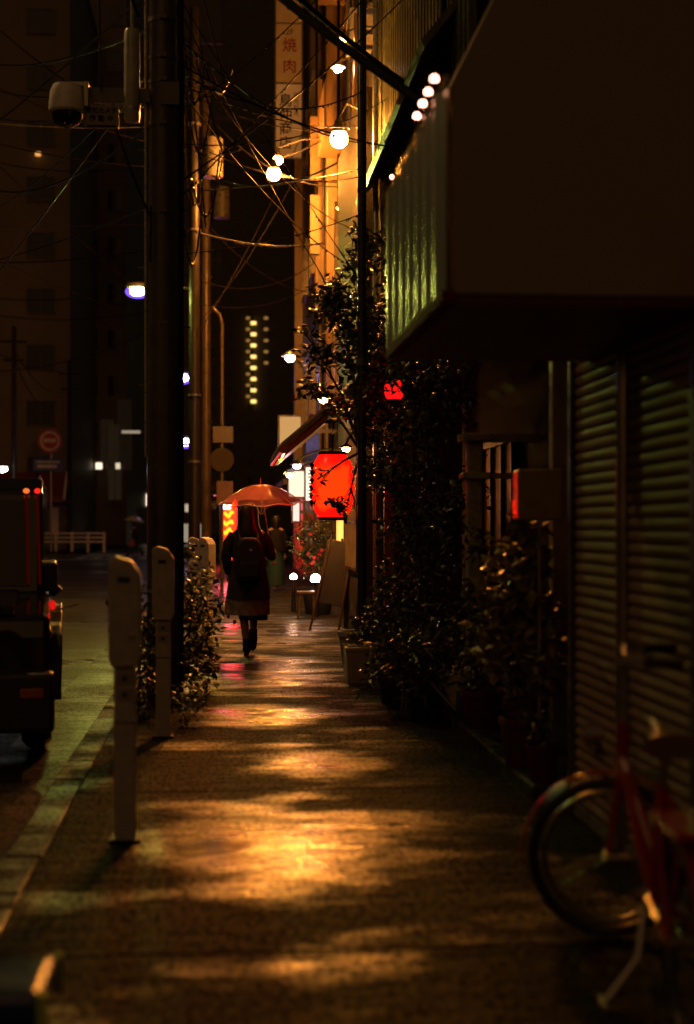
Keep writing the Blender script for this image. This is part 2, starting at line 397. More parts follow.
MB().span((CX + .03, CY0 + .01, CZ0 - .035), (1.74, CY1, CZ0 - .004)).build('soffit', mat('soffit_red', (.10, .022, .016), .5), cp)
MB().tube([(1.70, 4.80, 0), (1.70, 4.80, 6)], .03, 12).tube([(1.70, 4.80, 2.25), (1.70, 4.80, 2.31)], .04, 12).build('drainpipe', M_galv, b, smooth=True)

# --- old house behind the plants
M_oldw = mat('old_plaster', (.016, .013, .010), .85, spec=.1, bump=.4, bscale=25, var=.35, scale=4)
M_beige = mat('beige_post', (.24, .19, .13), .42, var=.3, scale=8)
M_stone = mat('grey_stone', (.30, .285, .25), .17, var=.35, scale=14, bump=.25, bscale=45)
b = thing('old_house', 'dim old house behind the potted plants with a stone gate pillar', 'house')
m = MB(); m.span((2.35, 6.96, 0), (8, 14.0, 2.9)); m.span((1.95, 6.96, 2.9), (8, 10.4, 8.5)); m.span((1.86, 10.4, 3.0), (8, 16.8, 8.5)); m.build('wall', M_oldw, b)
M_grn = mat('green_sheet', (.11, .13, .085), .25, .2, var=.2, scale=2)
m = MB()
for i in range(32): m.span((1.80, 10.42 + i * .2, 3.02), (1.86, 10.42 + i * .2 + .1, 8.4)); m.span((1.82, 10.52 + i * .2, 3.02), (1.86, 10.62 + i * .2, 8.4))
m.build('sheet_wall', M_grn, b)
gp = MB().span((1.79, 10.44, .08), (1.91, 10.54, 2.0)).build('gate_pillar', M_stone, b, bevel=.02)
MB().span((1.74, 10.38, 2.0), (1.97, 10.60, 2.06)).build('capital', M_stone, gp, bevel=.01)
MB().span((1.75, 10.39, 1.72), (1.96, 10.59, 1.77)).build('collar', M_stone, gp, bevel=.01)
MB().span((1.76, 10.39, .08), (1.95, 10.59, .30)).build('plinth', M_stone, gp, bevel=.015)
for z0, z1 in ((1.725, 1.765), (2.0, 2.055)): MB().span((1.975, 10.45, z0), (2.34, 10.53, z1)).build('gate_beam', M_beige, b)
MB().span((1.87, 8.02, .08), (1.985, 8.12, 2.75)).build('porch_post', M_beige, b, bevel=.008)
MB().prism([(1.72, 2.66), (2.36, 2.92), (2.36, 2.98), (1.70, 2.72)], 6.98, 10.3, 'y').build('porch_roof', M_steel, b)
d = MB().span((2.30, 8.5, .08), (2.345, 9.6, 2.1)).build('door', M_wood, b)
MB().span((2.27, 8.58, .3), (2.299, 9.02, 1.95)).span((2.27, 9.08, .3), (2.299, 9.52, 1.95)).build('panel', M_cable, d)
window(b, (2.345, 7.6, 1.45), .8, 1.0, '-x', M_steel, M_winglass, 1)
window(b, (2.345, 12.0, 1.5), 1.4, 1.1, '-x', M_cable, mat('frosted_glass', (.02, .02, .018), .6, spec=.2), 2)
MB().prism([(1.55, 5.1), (1.86, 5.5), (1.86, 5.58), (1.52, 5.16)], 11.0, 16.6, 'y').build('upper_eave', M_steel, b)
MB().tube([(1.74, 16.4, 0.1), (1.74, 16.4, 8.3)], .035, 10).build('drainpipe', M_galv, b, smooth=True)
MB().tube([(1.76, 11.4, 3.0), (1.76, 11.4, 8.3)], .03, 10).build('conduit', M_cable, b, smooth=True)

# --- lantern shop
M_eave = mat('roof_tile', (.045, .042, .04), .22, var=.3, scale=12)
b = thing('lantern_shop', 'small tavern with a low tiled eave sloping over the pavement and warm lattice window', 'shop')
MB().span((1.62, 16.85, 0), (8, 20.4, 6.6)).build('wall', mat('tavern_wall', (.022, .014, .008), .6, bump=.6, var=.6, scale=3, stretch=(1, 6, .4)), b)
ev = MB().prism([(.66, 2.14), (.66, 2.20), (1.95, 3.30), (1.95, 3.20)], 15.2, 18.4, 'y').build('eave', M_wood, b)
m = MB()
for i in range(13):
    y0 = 15.25 + i * .25; m.tube([(.63, y0, 2.21), (1.95, y0, 3.33)], .06, 8)
m.build('roof_tiles', M_eave, ev, smooth=True)
MB().tube([(.62, 15.15, 2.19), (.62, 18.45, 2.19)], .05, 10).build('gutter_pipe', mat('copper_gutter', (.20, .09, .04), .2, .7), ev, smooth=True)
MB().span((1.5, 15.22, 3.02), (1.6, 18.4, 3.12)).span((1.72, 15.3, 0.02), (1.82, 15.4, 3.05)).build('eave_post', M_wood, b)
M_lit = glow('warm_window', (1, .40, .07), 4.5)
f = MB()
for i in range(9): f.span((1.565, 17.0 + i * .19, .85), (1.61, 17.03 + i * .19, 2.5))
for z in (.82, 1.4, 1.95, 2.5): f.span((1.560, 16.97, z), (1.612, 18.58, z + .04))
f = f.build('lattice_window', M_wood, b); MB().span((1.613, 17.0, .85), (1.6195, 18.55, 2.5)).build('pane', M_lit, f)
d = MB().span((1.57, 18.8, 0.02), (1.618, 19.9, 2.05)).build('door', M_wood, b)
MB().span((1.55, 18.9, .5), (1.569, 19.8, 1.9)).build('pane', glow('warm_door', (1, .38, .07), 2.5), d)

# --- tall narrow fronts lit by the street lamps
def front(name, label, x, y0, y1, h, m_w, wins, parts=None, floors=3.0, wf=M_steel):
    b = thing(name, label, 'building', (0, 0, 0))
    MB().span((x, y0, 0), (x + 9, y1, h)).build('wall', m_w, b)
    for (wy, wz, ww, wh) in wins: window(b, (x, wy, wz), ww, wh, '-x', wf, M_winglass, 1)
    return b
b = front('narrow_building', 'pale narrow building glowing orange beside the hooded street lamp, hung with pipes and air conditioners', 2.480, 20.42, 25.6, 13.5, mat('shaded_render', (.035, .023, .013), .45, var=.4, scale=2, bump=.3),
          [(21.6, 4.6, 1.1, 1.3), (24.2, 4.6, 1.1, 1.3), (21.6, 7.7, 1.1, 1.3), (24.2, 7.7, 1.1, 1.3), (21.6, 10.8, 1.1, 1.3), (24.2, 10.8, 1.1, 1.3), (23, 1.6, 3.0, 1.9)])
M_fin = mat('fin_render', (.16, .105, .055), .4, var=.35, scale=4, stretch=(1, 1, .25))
M_or = mat('orange_panel', (.26, .09, .03), .35, var=.2, scale=4)
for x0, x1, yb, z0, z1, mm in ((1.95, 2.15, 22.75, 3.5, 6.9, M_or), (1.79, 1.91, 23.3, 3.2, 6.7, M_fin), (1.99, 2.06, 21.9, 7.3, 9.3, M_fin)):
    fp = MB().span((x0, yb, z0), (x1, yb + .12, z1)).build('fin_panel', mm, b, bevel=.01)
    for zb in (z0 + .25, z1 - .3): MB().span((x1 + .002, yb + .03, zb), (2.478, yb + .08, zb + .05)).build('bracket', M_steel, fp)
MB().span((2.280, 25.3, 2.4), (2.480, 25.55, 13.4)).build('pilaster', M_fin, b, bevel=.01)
MB().tube([(2.400, 22.45, .1), (2.400, 22.45, 13.2)], .05, 10).build('drainpipe', M_galv, b, smooth=True)
MB().tube([(2.420, 20.9, 3), (2.420, 20.9, 13.2)], .035, 10).build('drainpipe', M_galv, b, smooth=True)
for yy, rr, zt in ((21.15, .022, 13), (22.1, .03, 13.2), (23.15, .018, 12), (24.7, .035, 13.3), (25.05, .02, 13.3)): MB().tube([(2.430, yy, 2.5), (2.430, yy, zt)], rr, 8).build('conduit', M_galv, b, smooth=True)
for zz in (6.2, 9.3):
    a = MB().span((2.050, 23.3, zz), (2.450, 24.1, zz + .6)).build('air_conditioner', M_white, b, bevel=.02)
    MB().torus((2.045, 23.62, zz + .3), .2, .012, 20, 6, Matrix.Rotation(R(90), 3, 'Z')).torus((2.045, 23.62, zz + .3), .1, .01, 16, 6, Matrix.Rotation(R(90), 3, 'Z')).build('fan_grille', M_steel, a, smooth=True)
    for yb in (23.35, 23.98): MB().span((2.100, yb, zz - .06), (2.480, yb + .07, zz - .002)).build('bracket', M_steel, b)
M_rail = mat('rail_paint', (.16, .11, .06), .35, .3)
rl = MB()
for i in range(14): rl.tube([(1.950, 20.6 + i * .15, 5.55), (1.950, 20.6 + i * .15, 6.5)], .011, 6)
rl.span((1.920, 20.5, 6.5), (1.980, 22.7, 6.55)).span((1.920, 20.5, 5.5), (1.980, 22.7, 5.55)).span((1.920, 20.5, 5.40), (2.480, 22.7, 5.495))
rl.build('balcony', M_rail, b)
b = front('brick_building', 'ochre tiled building with pale vertical fins and small balconies beyond the narrow orange front', 2.340, 25.62, 31.0, 17, mat('ochre_tile', (.035, .023, .012), .3, var=.3, scale=20, bump=.2, bscale=30),
          [(27, 4.4, 1.3, 1.3), (29.8, 4.4, 1.3, 1.3), (27, 7.4, 1.3, 1.3), (29.8, 7.4, 1.3, 1.3), (27, 10.4, 1.3, 1.3), (29.8, 10.4, 1.3, 1.3), (28.4, 1.5, 3.5, 2)], wf=M_rail)
MB().span((2.020, 28.2, 4.0), (2.340, 28.45, 16)).build('fin_panel', M_fin, b, bevel=.01)
MB().span((1.940, 30.6, 6.0), (2.340, 30.9, 11.0)).build('fin_panel', M_fin, b, bevel=.01)
for zz in (5.6, 8.6, 11.6):
    MB().span((1.820, 26.2, zz), (2.340, 27.9, zz + .1)).span((1.820, 26.2, zz + .1), (1.860, 27.9, zz + .95)).build('balcony', M_fin, b)
MB().tube([(2.270, 26.0, .1), (2.270, 26.0, 16.8)], .05, 10).build('drainpipe', M_galv, b, smooth=True)
for z0, z1 in ((8.4, 9.7), (6.9, 8.1)):
    fp = MB().span((1.73, 28.9, z0), (1.93, 29.05, z1)).build('fin_panel', mat('pale_board', (.20, .13, .07), .4, var=.2), b, bevel=.01)
    MB().span((1.932, 28.95, z0 + .5), (2.338, 29.0, z0 + .56)).build('bracket', M_steel, fp)
for yy, xx, rr, z0, z1 in ((28.6, 1.98, .03, 5, 12), (28.3, 2.12, .045, 3, 14), (27.6, 2.2, .03, 3, 15), (29.6, 1.9, .028, 7, 13)):
    MB().tube([(xx, yy, z0), (xx, yy, z1)], rr, 8).build('conduit', M_cable, b, smooth=True)
b = front('sign_building', 'dark tall building that carries the white vertical shop sign over the pavement', 2.05, 31.02, 38.4, 26, mat('brown_tile', (.035, .024, .014), .35, var=.3, scale=15),
          [(33, 4.6, 1.4, 1.3), (36, 4.6, 1.4, 1.3), (33, 7.8, 1.4, 1.3), (36, 7.8, 1.4, 1.3), (33, 11, 1.4, 1.3), (36, 11, 1.4, 1.3), (34.5, 1.5, 4, 2)])
MB().span((1.85, 37.9, 2.6), (2.05, 38.2, 25)).build('pilaster', M_fin, b)
b = front('far_row_building', 'farthest dark building of the right hand row closing the lane before the crossing', 2.2, 38.42, 46, 19, mat('far_wall', (.08, .06, .04), .4, var=.3),
          [(40, 4.6, 1.4, 1.3), (43, 4.6, 1.4, 1.3), (40, 7.8, 1.4, 1.3), (43, 7.8, 1.4, 1.3)])
MB().span((1.6, 39.0, 2.5), (2.2, 45, 2.65)).build('awning', M_steel, b)

for xx, rr, m_ in ((2.12, .03, M_cable), (2.22, .022, M_galv), (2.30, .04, M_cable), (2.42, .025, M_cable)): MB().tube([(xx, 30.96, 2.6), (xx, 30.96, 18)], rr, 8).build('conduit', m_, b, smooth=True)
# the vertical shop sign
t = thing('vertical_sign', 'tall white vertical shop sign with red and black Japanese characters beside the round lamp', 'sign', (1.56, 35, 10.42))
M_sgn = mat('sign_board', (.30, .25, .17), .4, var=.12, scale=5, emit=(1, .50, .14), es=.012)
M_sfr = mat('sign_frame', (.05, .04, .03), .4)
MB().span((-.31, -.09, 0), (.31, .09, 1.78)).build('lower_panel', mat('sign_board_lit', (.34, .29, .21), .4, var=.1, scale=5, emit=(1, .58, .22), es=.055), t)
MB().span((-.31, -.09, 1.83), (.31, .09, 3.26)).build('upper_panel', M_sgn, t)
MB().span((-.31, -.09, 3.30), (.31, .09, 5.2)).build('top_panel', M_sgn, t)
MB().span((-.35, -.08, -.05), (-.313, .08, 5.25)).span((.313, -.08, -.05), (.35, .08, 5.25)).span((-.312, -.08, 1.782), (.312, .08, 1.828)).span((-.312, -.08, 3.262), (.312, .08, 3.298)).span((.35, -.03, .5), (.55, .03, .6)).span((.35, -.03, 4), (.55, .03, 4.1)).build('frame', M_sfr, t)
M_ink = mat('sign_ink', (.006, .005, .004), .95, spec=.03); M_red = mat('sign_red', (.16, .008, .005), .9, spec=.05)
text('lettering', '鳥\n仲\n商\n店', .34, M_ink, t, (-.08, -.094, .84), space=1.02, bold=.0035)
text('small_lettering', '鶏\n肉\n卸\n売', .14, M_ink, t, (.18, -.094, 1.28), space=1.05)
text('red_lettering', '焼\n\n肉', .36, M_red, t, (.02, -.094, 2.46), space=.72, bold=.002)
text('floor_number', '2F', .2, M_ink, t, (.02, -.094, 3.06))

# ================================================================== BUILDINGS, FAR AND LEFT
M_far1 = mat('far_brown', (.14, .112, .075), .55, var=.18, scale=.4)
M_far2 = mat('far_grey', (.10, .084, .066), .55, var=.2, scale=.4)
def block(name, label, x0, x1, y0, y1, h, m_w, cols, rows, z0=4.5, dz=3.1, ww=1.5, wh=1.3, cat='building', bands=True):
    b = thing(name, label, cat, ((x0 + x1) / 2, y0, 0)); w = x1 - x0
    MB().span((-w / 2, 0, 0), (w / 2, y1 - y0, h)).build('wall', m_w, b)
    MB().span((-w / 2 - .1, -.15, h), (w / 2 + .1, y1 - y0, h + .4)).build('parapet', m_w, b)
    for r in range(rows):
        for c in range(cols):
            u = -w / 2 + w * (c + .5) / cols
            window(b, (u, -.002, z0 + r * dz), ww, wh, '-y', M_steel, M_winglass, 1, .08)
    return b
xa = W(70, 300, 80).x
b = block('corner_block', 'large brown block on the far corner with a maroon awning along its ground floor', xa - 16, xa, 80, 96, 34, M_far1, 5, 9)
aw = MB().prism([(-1.6, 2.6), (-1.6, 2.95), (-.1, 4.3), (-.1, 2.6)], -8.0, 7.8, 'x').build('awning', mat('maroon_cloth', (.16, .025, .015), .5), b)
MB().prism([(-1.62, 2.75), (-1.62, 2.99), (-.08, 4.36), (-.08, 4.1)], 7.8, 7.92, 'x').build('awning_trim', M_white, aw)
MB().span((-8, -.06, .1), (7.9, -.003, 2.5)).build('shopfront', mat('shopfront', (.14, .10, .06), .4, var=.4, scale=2), b)
MB().box((7.2, -.08, 1.6), (.35, .06, 1.5)).build('poster', M_white, b)
xb0, xb1 = W(72, 300, 92).x, W(122, 300, 92).x
block('left_lane_block', 'dark slim block next to the brown corner block down the far lane', xb0, xb1, 96.2, 120, 44, M_far2, 2, 11, ww=.9)
block('far_lane_block', 'narrow grey block farther down the lane behind the row of small shop lights', W(122, 0, 150).x, W(150, 0, 150).x, 150, 170, 62, M_far2, 2, 16, ww=.8)
block('end_block', 'dark slab block closing the lane behind the wet utility pole', W(150, 0, 230).x, W(221, 0, 230).x, 230, 250, 92, M_far2, 4, 20, ww=1.2)
xt0, xt1 = W(221, 0, 360).x, W(300, 0, 360).x
tw = block('apartment_tower', 'very tall dark apartment tower with two columns of small yellow stairwell lights', xt0, xt1, 360, 380, 145, mat('tower_wall', (.08, .062, .04), .6, var=.15, scale=.15), 4, 30, z0=8, dz=4.6, ww=1.4, wh=1.8)
M_dot = glow('stair_light', (1, .62, .16), 2.2); M_dotd = glow('stair_light_dim', (1, .5, .12), .35)
cx_ = (xt0 + xt1) / 2
for i in range(8):
    p = W(253.5, 323 + i * 11.2, 359); MB().box((p.x - cx_, -.9, p.z), (1.3, .3, .75)).build('stair_light', M_dot, tw)
    p = W(248, 318 + i * 11.2, 359); MB().box((p.x - cx_, -.9, p.z), (.9, .3, .6)).build('stair_light', M_dotd, tw)
for i in range(5):
    p = W(266, 318 + i * 11.2, 359); MB().box((p.x - cx_, -.9, p.z), (1.0, .3, .6)).build('stair_light', M_dotd, tw)
# ================================================================== POLES, LAMPS, WIRES
# big utility pole with the camera arm
PX, PY = -.467, 11.0
t = thing('utility_pole', 'thick wet concrete utility pole rising from the shrub and carrying the security camera arm', 'pole', (PX, PY, 0))
MB().tube([(0, 0, -.1), (0, 0, 12)], [.135, .105], 24).build('pole', mat('wet_pole', (.075, .066, .055), .16, bump=.2, bscale=60, var=.3, rvar=.08), t, smooth=True)
for z in (4.42, 4.75, 4.93, 5.22, 2.9, 3.75): MB().tube([(0, 0, z), (0, 0, z + .035)], .128, 24).box((.0, -.132, z + .018), (.05, .03, .03)).build('steel_band', M_steel, t, smooth=True)
MB().tube([(.13, -.03, .1), (.132, -.03, 11)], .022, 8).build('riser_cable', M_cable, t, smooth=True)
MB().tube([(-.135, -.02, 1.9), (-.135, -.02, 9)], .014, 8).build('ground_wire', M_galv, t, smooth=True)
for i in range(8): MB().tube([((-1) ** i * .10, .0, 2.0 + i * .45), ((-1) ** i * .20, 0, 2.0 + i * .45)], .008, 6).build('step_bolt', M_steel, t, smooth=True)
MB().span((-.62, -.06, 4.60), (.10, .06, 4.71)).build('arm', M_steel, t, bevel=.008)
MB().span((-.02, -.145, 4.57), (.12, -.125, 4.74)).build('arm_clamp', M_steel, t)
ca = MB().span((-.7, .0, 8.6), (.9, .08, 8.7)).build('crossarm', M_steel, t)
for u in (-.6, -.2, .3, .75): MB().lathe([(.03, 8.7), (.055, 8.75), (.03, 8.79), (.055, 8.83), (.02, 8.88)], 12, (u, .04, 0)).build('insulator', M_white, ca, smooth=True)
# security camera
p = W(67, 105, 10.9)
t = thing('security_camera', 'white dome security camera hanging from the steel arm of the utility pole', 'camera', p)
MB().lathe([(.06, .155), (.105, .145), (.125, .10), (.135, .02), (.138, -.05), (.125, -.065)], 28).build('housing', M_white, t, smooth=True)
MB().lathe([(.118, -.066), (.112, -.10), (.09, -.14), (.05, -.165), (.01, -.173)], 28).build('dome', mat('smoked_dome', (.006, .006, .006), .03, rvar=.0, spec=.9), t, smooth=True)
MB().span((.13, -.05, -.02), (.165, .05, .17)).span((.03, -.02, .14), (.16, .02, .175)).build('bracket', M_galv, t, bevel=.005)
p = W(101.5, 117, 10.9)
t = thing('camera_notice', 'small grey notice board under the camera arm lettered in Japanese', 'sign', p)
MB().box((0, 0, 0), (.262, .012, .178)).build('board', mat('notice_board', (.22, .20, .17), .35), t, bevel=.003)
text('lettering', '防犯カメラ', .046, M_ink, t, (0, -.009, .045)); text('lettering', '作 動 中', .052, M_ink, t, (0, -.009, -.015))
MB().box((0, -.008, -.07), (.22, .004, .012)).build('small_print', M_ink, t)
for u in (-.09, .09): MB().span((u - .01, -.004, .0885), (u + .01, .004, .13)).build('hanger', M_steel, t)
p = W(132, 75, 10.93)
t = thing('antenna_tube', 'pale cylindrical antenna tube standing upright on the camera arm', 'antenna', p)
MB().lathe([(.03, -.36), (.055, -.355), (.06, -.33), (.06, .32), (.05, .345), (.02, .355)], 24).build('tube', mat('pale_green_plastic', (.42, .45, .37), .3), t, smooth=True)
MB().tube([(0, 0, .35), (0, 0, .62)], .012, 8).build('rod', M_galv, t, smooth=True)
MB().tube([(0, 0, -.27), (0, 0, -.25)], .063, 20).build('clamp', M_galv, t, smooth=True)

def slim_pole(name, label, x, y, h, r, m, group=None, box=None):
    t = thing(name, label, 'pole', (x, y, 0), 0, group)
    MB().tube([(0, 0, -.15), (0, 0, h)], [r, r * .78], 18).build('pole', m, t, smooth=True)
    for z in (2.6, 3.9, h * .62, h * .8): MB().tube([(0, 0, z), (0, 0, z + .04)], r * 1.10, 18).build('steel_band', M_steel, t, smooth=True)
    for z, u in ((h - .65, .55), (h - 1.45, .45)): MB().span((-u, -.04, z - .04), (u, .04, z + .04)).build('crossarm', M_cable, t)
    if box: MB().tube([(box[0], 0, box[1]), (box[0], 0, box[1] + .75)], .2, 18).build('transformer', M_steel, t, smooth=True)
    return t
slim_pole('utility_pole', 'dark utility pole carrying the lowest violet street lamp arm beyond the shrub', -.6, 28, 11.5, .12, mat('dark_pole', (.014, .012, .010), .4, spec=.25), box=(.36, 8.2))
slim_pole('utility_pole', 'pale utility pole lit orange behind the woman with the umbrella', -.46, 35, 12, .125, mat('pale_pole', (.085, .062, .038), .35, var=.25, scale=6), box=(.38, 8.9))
slim_pole('utility_pole', 'slim utility pole standing at the far kerb under the middle violet lamp', -.55, 44, 11, .11, M_pole)
p = W(14, 540, 62); slim_pole('utility_pole', 'dark utility pole at the left frame edge before the brown corner block', p.x, 62, 9.9, .12, mat('dark_pole', (0, 0, 0)))
p = W(58, 540, 70); slim_pole('utility_pole', 'dark utility pole behind the white guard fence near the no entry sign', p.x, 75, 9.9, .13, mat('dark_pole', (0, 0, 0)))
# thin dark post by the lantern
t = thing('steel_post', 'thin black steel post standing right of the red lantern among the leaves', 'post', (1.30, 13.5, 0))
MB().tube([(0, 0, 0), (0, 0, 9.5)], .043, 14).build('shaft', mat('black_steel', (.012, .011, .010), .3), t, smooth=True)
MB().tube([(0, 0, 0), (0, 0, .03)], .1, 16).tube([(0, 0, 2.9), (0, 0, 2.96)], .055, 14).build('base_plate', M_steel, t, smooth=True)
# sign post behind the woman
p = W(222, 560, 30)
t = thing('sign_post', 'slim bent pipe post with a round plate and small square plates beside the orange pole', 'sign', (p.x, 30, 0))
MB().tube([(-.0, 0, 0), (0, 0, 5.6), (-.05, 0, 5.8), (-.2, 0, 5.95)], .04, 12).build('post', mat('post_paint', (.06, .045, .028), .3), t, smooth=True)
MB().tube([(0, -.055, 2.75), (0, -.045, 2.75)], .25, 28).build('round_plate', mat('round_plate', (.03, .02, .01), .6, spec=.2), t, smooth=True)
MB().box((.02, -.05, 3.28), (.42, .012, .34)).build('square_plate', mat('plate_white', (.05, .04, .025), .35), t)
MB().box((.06, -.05, 2.05), (.34, .012, .5)).build('square_plate', mat('plate_pink', (.10, .04, .03), .35), t)
# round bend pipe conduit
# street lamps, violet-white LED
def led(name, label, px, py, Y, power, arm_to, group=None):
    p = W(px, py, Y); t = thing(name, label, 'street lamp', p, 0, group); r = .14
    k = Y / 28
    MB().ball((0, 0, 0), (.15 * k, .11 * k, .078 * k), 16, 10).build('lens', bulb_mat('led_%d' % px, LED if px < 160 else VIOLET, power, .13 * k), t, smooth=True)
    MB().ball((0, .04 * k, .01 * k), (.245 * k, .09 * k, .135 * k), 16, 10).build('violet_fringe', glow('fringe_violet', (.20, .08, 1), 1.6), t, smooth=True)  # violet lens fringe, added as a glowing shell behind the lens
    MB().ball((0, .0, .115 * k), (.25 * k, .15 * k, .075 * k), 16, 8).build('housing', M_steel, t, smooth=True)
    a = Vector(arm_to) - p
    MB().tube([(.1 * k, 0, .1 * k), (a.x * .5, a.y * .5, a.z + .1), (a.x, a.y, a.z)], .03, 8).build('arm', M_steel, t, smooth=True)
    return t
led('street_lamp', 'nearest white violet street lamp left of the wet utility pole', 137.5, 292, 28, 850, (-.7, 28, 6.0))
led('street_lamp', 'middle white violet street lamp, seen just right of the wet utility pole', 181, 378, 44, 110, (-.6, 44, 6.1))
led('street_lamp', 'lowest and farthest white violet street lamp over the crossing', 184, 442, 72, 110, (W(172, 440, 72).x, 72, 6.0))
# the lamp across the road whose shadows cross the pavement
t = thing('street_lamp', 'tall street lamp across the road lighting the near pavement', 'street lamp', (-3.1, 12.6, 0))
MB().tube([(-5.0, 0, -.1), (-5.0, 0, 6.6), (-4.6, 0, 7.2), (-3.4, 0, 7.5), (-.2, 0, 7.55)], [.09, .07, .06, .05, .045], 12).build('pole', M_steel, t, smooth=True)
MB().ball((0, 0, 7.45), (.30, .16, .08), 16, 8).build('lens', bulb_mat('led_across', (1, .56, .20), 150, .16), t, smooth=True)
MB().ball((0, 0, 7.52), (.36, .19, .08), 16, 8).build('housing', M_steel, t, smooth=True)
# sodium globes
def globe(label, p, r, power, top):
    t = thing('globe_lamp', label, 'lamp', p)
    MB().ball((0, 0, 0), r, 18, 12).build('globe', bulb_mat('globe_%.2f_%.0f' % (r, power), WARM, power, r), t, smooth=True)
    MB().lathe([(.02, r + .16), (r * .5, r + .10), (r * .85, r * .72), (r * .8, r * .70), (.02, r + .02)], 16).build('cap', M_steel, t, smooth=True)
    a = Vector(top) - Vector(p)
    MB().tube([(0, 0, r + .15), (a.x * .35, a.y * .35, r + .32), (a.x, a.y, max(a.z, .1))], .016, 8).build('arm', M_steel, t, smooth=True)
p = W(339, 139, 16.9); globe('brightest round street lamp, out on an arm in front of the narrow orange building', p, .105, 1500, (1.62, 16.9, p.z + .35))
p = W(274, 174, 27); globe('round lamp of the glowing pair hanging left below the white vertical sign', p, .125, 1700, (2.34, 27, p.z + .9))
p = W(278, 160, 27.3); globe('smaller upper lamp of the glowing pair under the white vertical sign', p, .085, 600, (2.34, 27.3, p.z + .5))
# small hooded sign lamps on the fronts
for lab, px, py, Y, r, pw, col in (
    ('topmost small hooded sign lamp high on the orange front', 343, 40, 22, .055, 45, WARM),
    ('small hooded sign lamp second from the top on the orange front', 338, 69, 22.6, .065, 60, (1, .55, .28)),
    ('small hooded lamp just above the bright round street lamp', 346, 190, 21.5, .055, 50, WARM),
    ('flat hooded lamp below the bright round street lamp', 341, 209, 22.3, .05, 40, WARM),
    ('hooded pinkish lamp over the tiled tavern eave', 323.5, 400, 19.2, .055, 80, (1, .42, .14)),
    ('hooded white lamp on the tavern front right above the red lantern', 346, 449, 16.6, .045, 7, WHITE),
    ('small violet white lamp under the left end of the tavern eave', 297, 466, 18.2, .05, 5, COOL),
    ('small amber lamp beside the violet lamp under the tavern eave', 290, 475, 18.35, .045, 140, WARM)):
    p = W(px, py, Y); hooded_lamp('sign_lamp', lab, p, r, pw, col, (2.40 if Y > 20.4 else 1.62, Y, p.z + .18))
p = W(290, 358, 25); t = hooded_lamp('sign_lamp', 'round white bulb hanging alone left of the leafy crown', p, .085, 40, (1, .52, .50), (2.0, 25, p.z - .25))
p = W(277, 455, 18.4); t = thing('pilot_lamp', 'tiny red lamp at the outer corner of the tavern eave', 'lamp', p)
MB().ball((0, 0, 0), .035, 10, 8).build('bulb', glow('red_pilot', (1, .06, .03), 3), t, smooth=True); MB().span((-.02, -.02, .03), (.02, .02, .10)).build('socket', M_dark, t)
# lamp glints on the canopy's top edge, put in as small glowing beads
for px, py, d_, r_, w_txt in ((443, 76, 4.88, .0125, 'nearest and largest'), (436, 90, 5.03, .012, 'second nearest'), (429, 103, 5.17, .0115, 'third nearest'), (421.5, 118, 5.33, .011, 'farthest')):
    q = Vector((.722, d_, 2.912)); tt = thing('string_bulb', 'small pinkish glowing glint bead on the top edge of the box canopy, %s' % w_txt, 'bulb', q, 0, 'glints along the canopy edge')
    MB().ball((0, 0, .012), r_, 12, 8).build('glint_bead', bulb_mat('string_%s' % px, (1, .40, .27), .10, r_), tt, smooth=True); MB().span((-.008, -.008, -.008), (.008, .008, .002)).build('bead_foot', M_dark, tt)
p = W(392, 177, 12); t = thing('pilot_lamp', 'tiny pink lamp at the top corner of the canopy far end', 'lamp', p)
MB().ball((0, 0, 0), .022, 10, 8).build('bulb', glow('pink_pilot', (1, .38, .24), 8), t, smooth=True); MB().tube([(0, 0, .02), (.3, .2, .1), (1.0 , 1, .1)], .01, 6).build('cord', M_cable, t)
p = W(38, 154, 79.7); t = thing('wall_lamp', 'tiny amber lamp high on the brown corner block', 'lamp', p)
MB().box((0, 0, 0), (.28, .2, .2)).build('bulb', glow('amber_wall', (1, .42, .10), 1.0), t); MB().span((-.2, 0, .1), (.2, .3, .16)).build('bracket', M_steel, t)
p = W(2, 469, 60); t = thing('street_lamp', 'cool white lamp at the left edge above the roof of the dark car', 'street lamp', p)
MB().ball((0, 0, 0), (.22, .15, .13), 14, 8).build('lens', bulb_mat('cool_edge', (.85, .95, .9), 45, .17), t, smooth=True); MB().ball((0, 0, .12), (.3, .18, .07), 14, 8).build('housing', M_steel, t, smooth=True)
MB().tube([(-.2, 0, .12), (-1.0, 0, -.3), (-1.05, 0, -3.8)], .05, 8).build('pole', M_steel, t, smooth=True)

# lit signs far down the lane
def lit_sign(label, px, py, Y, w, h, col, s, marks=None, stand=False):
    p = W(px, py, Y); t = thing('lit_sign', label, 'sign', p)
    MB().box((0, 0, 0), (w, .14, h)).build('face', glow('sign_%d_%d' % (px, py), col, s), t, bevel=.01)
    k = MB(); e = .03
    k.span((-w / 2 - e, -.085, -h / 2 - e), (-w / 2 - .002, .085, h / 2 + e)).span((w / 2 + .002, -.085, -h / 2 - e), (w / 2 + e, .085, h / 2 + e)).span((-w / 2, -.085, h / 2 + .002), (w / 2, .085, h / 2 + e)).span((-w / 2, -.085, -h / 2 - e), (w / 2, .085, -h / 2 - .002))
    if stand: k.span((-w * .4, -.05, -p.z), (-w * .4 + .05, .05, -h / 2 - e)).span((w * .4 - .05, -.05, -p.z), (w * .4, .05, -h / 2 - e))
    else: k.span((w / 2 + e, -.02, -.03), (w / 2 + .6, .02, .03))
    k.build('frame', M_steel, t)
    return t, w, h
lit_sign('white lit shop sign left of the red lantern above the umbrella edge', 297, 484, 26, .30, .46, (1, .68, .46), 1.6)
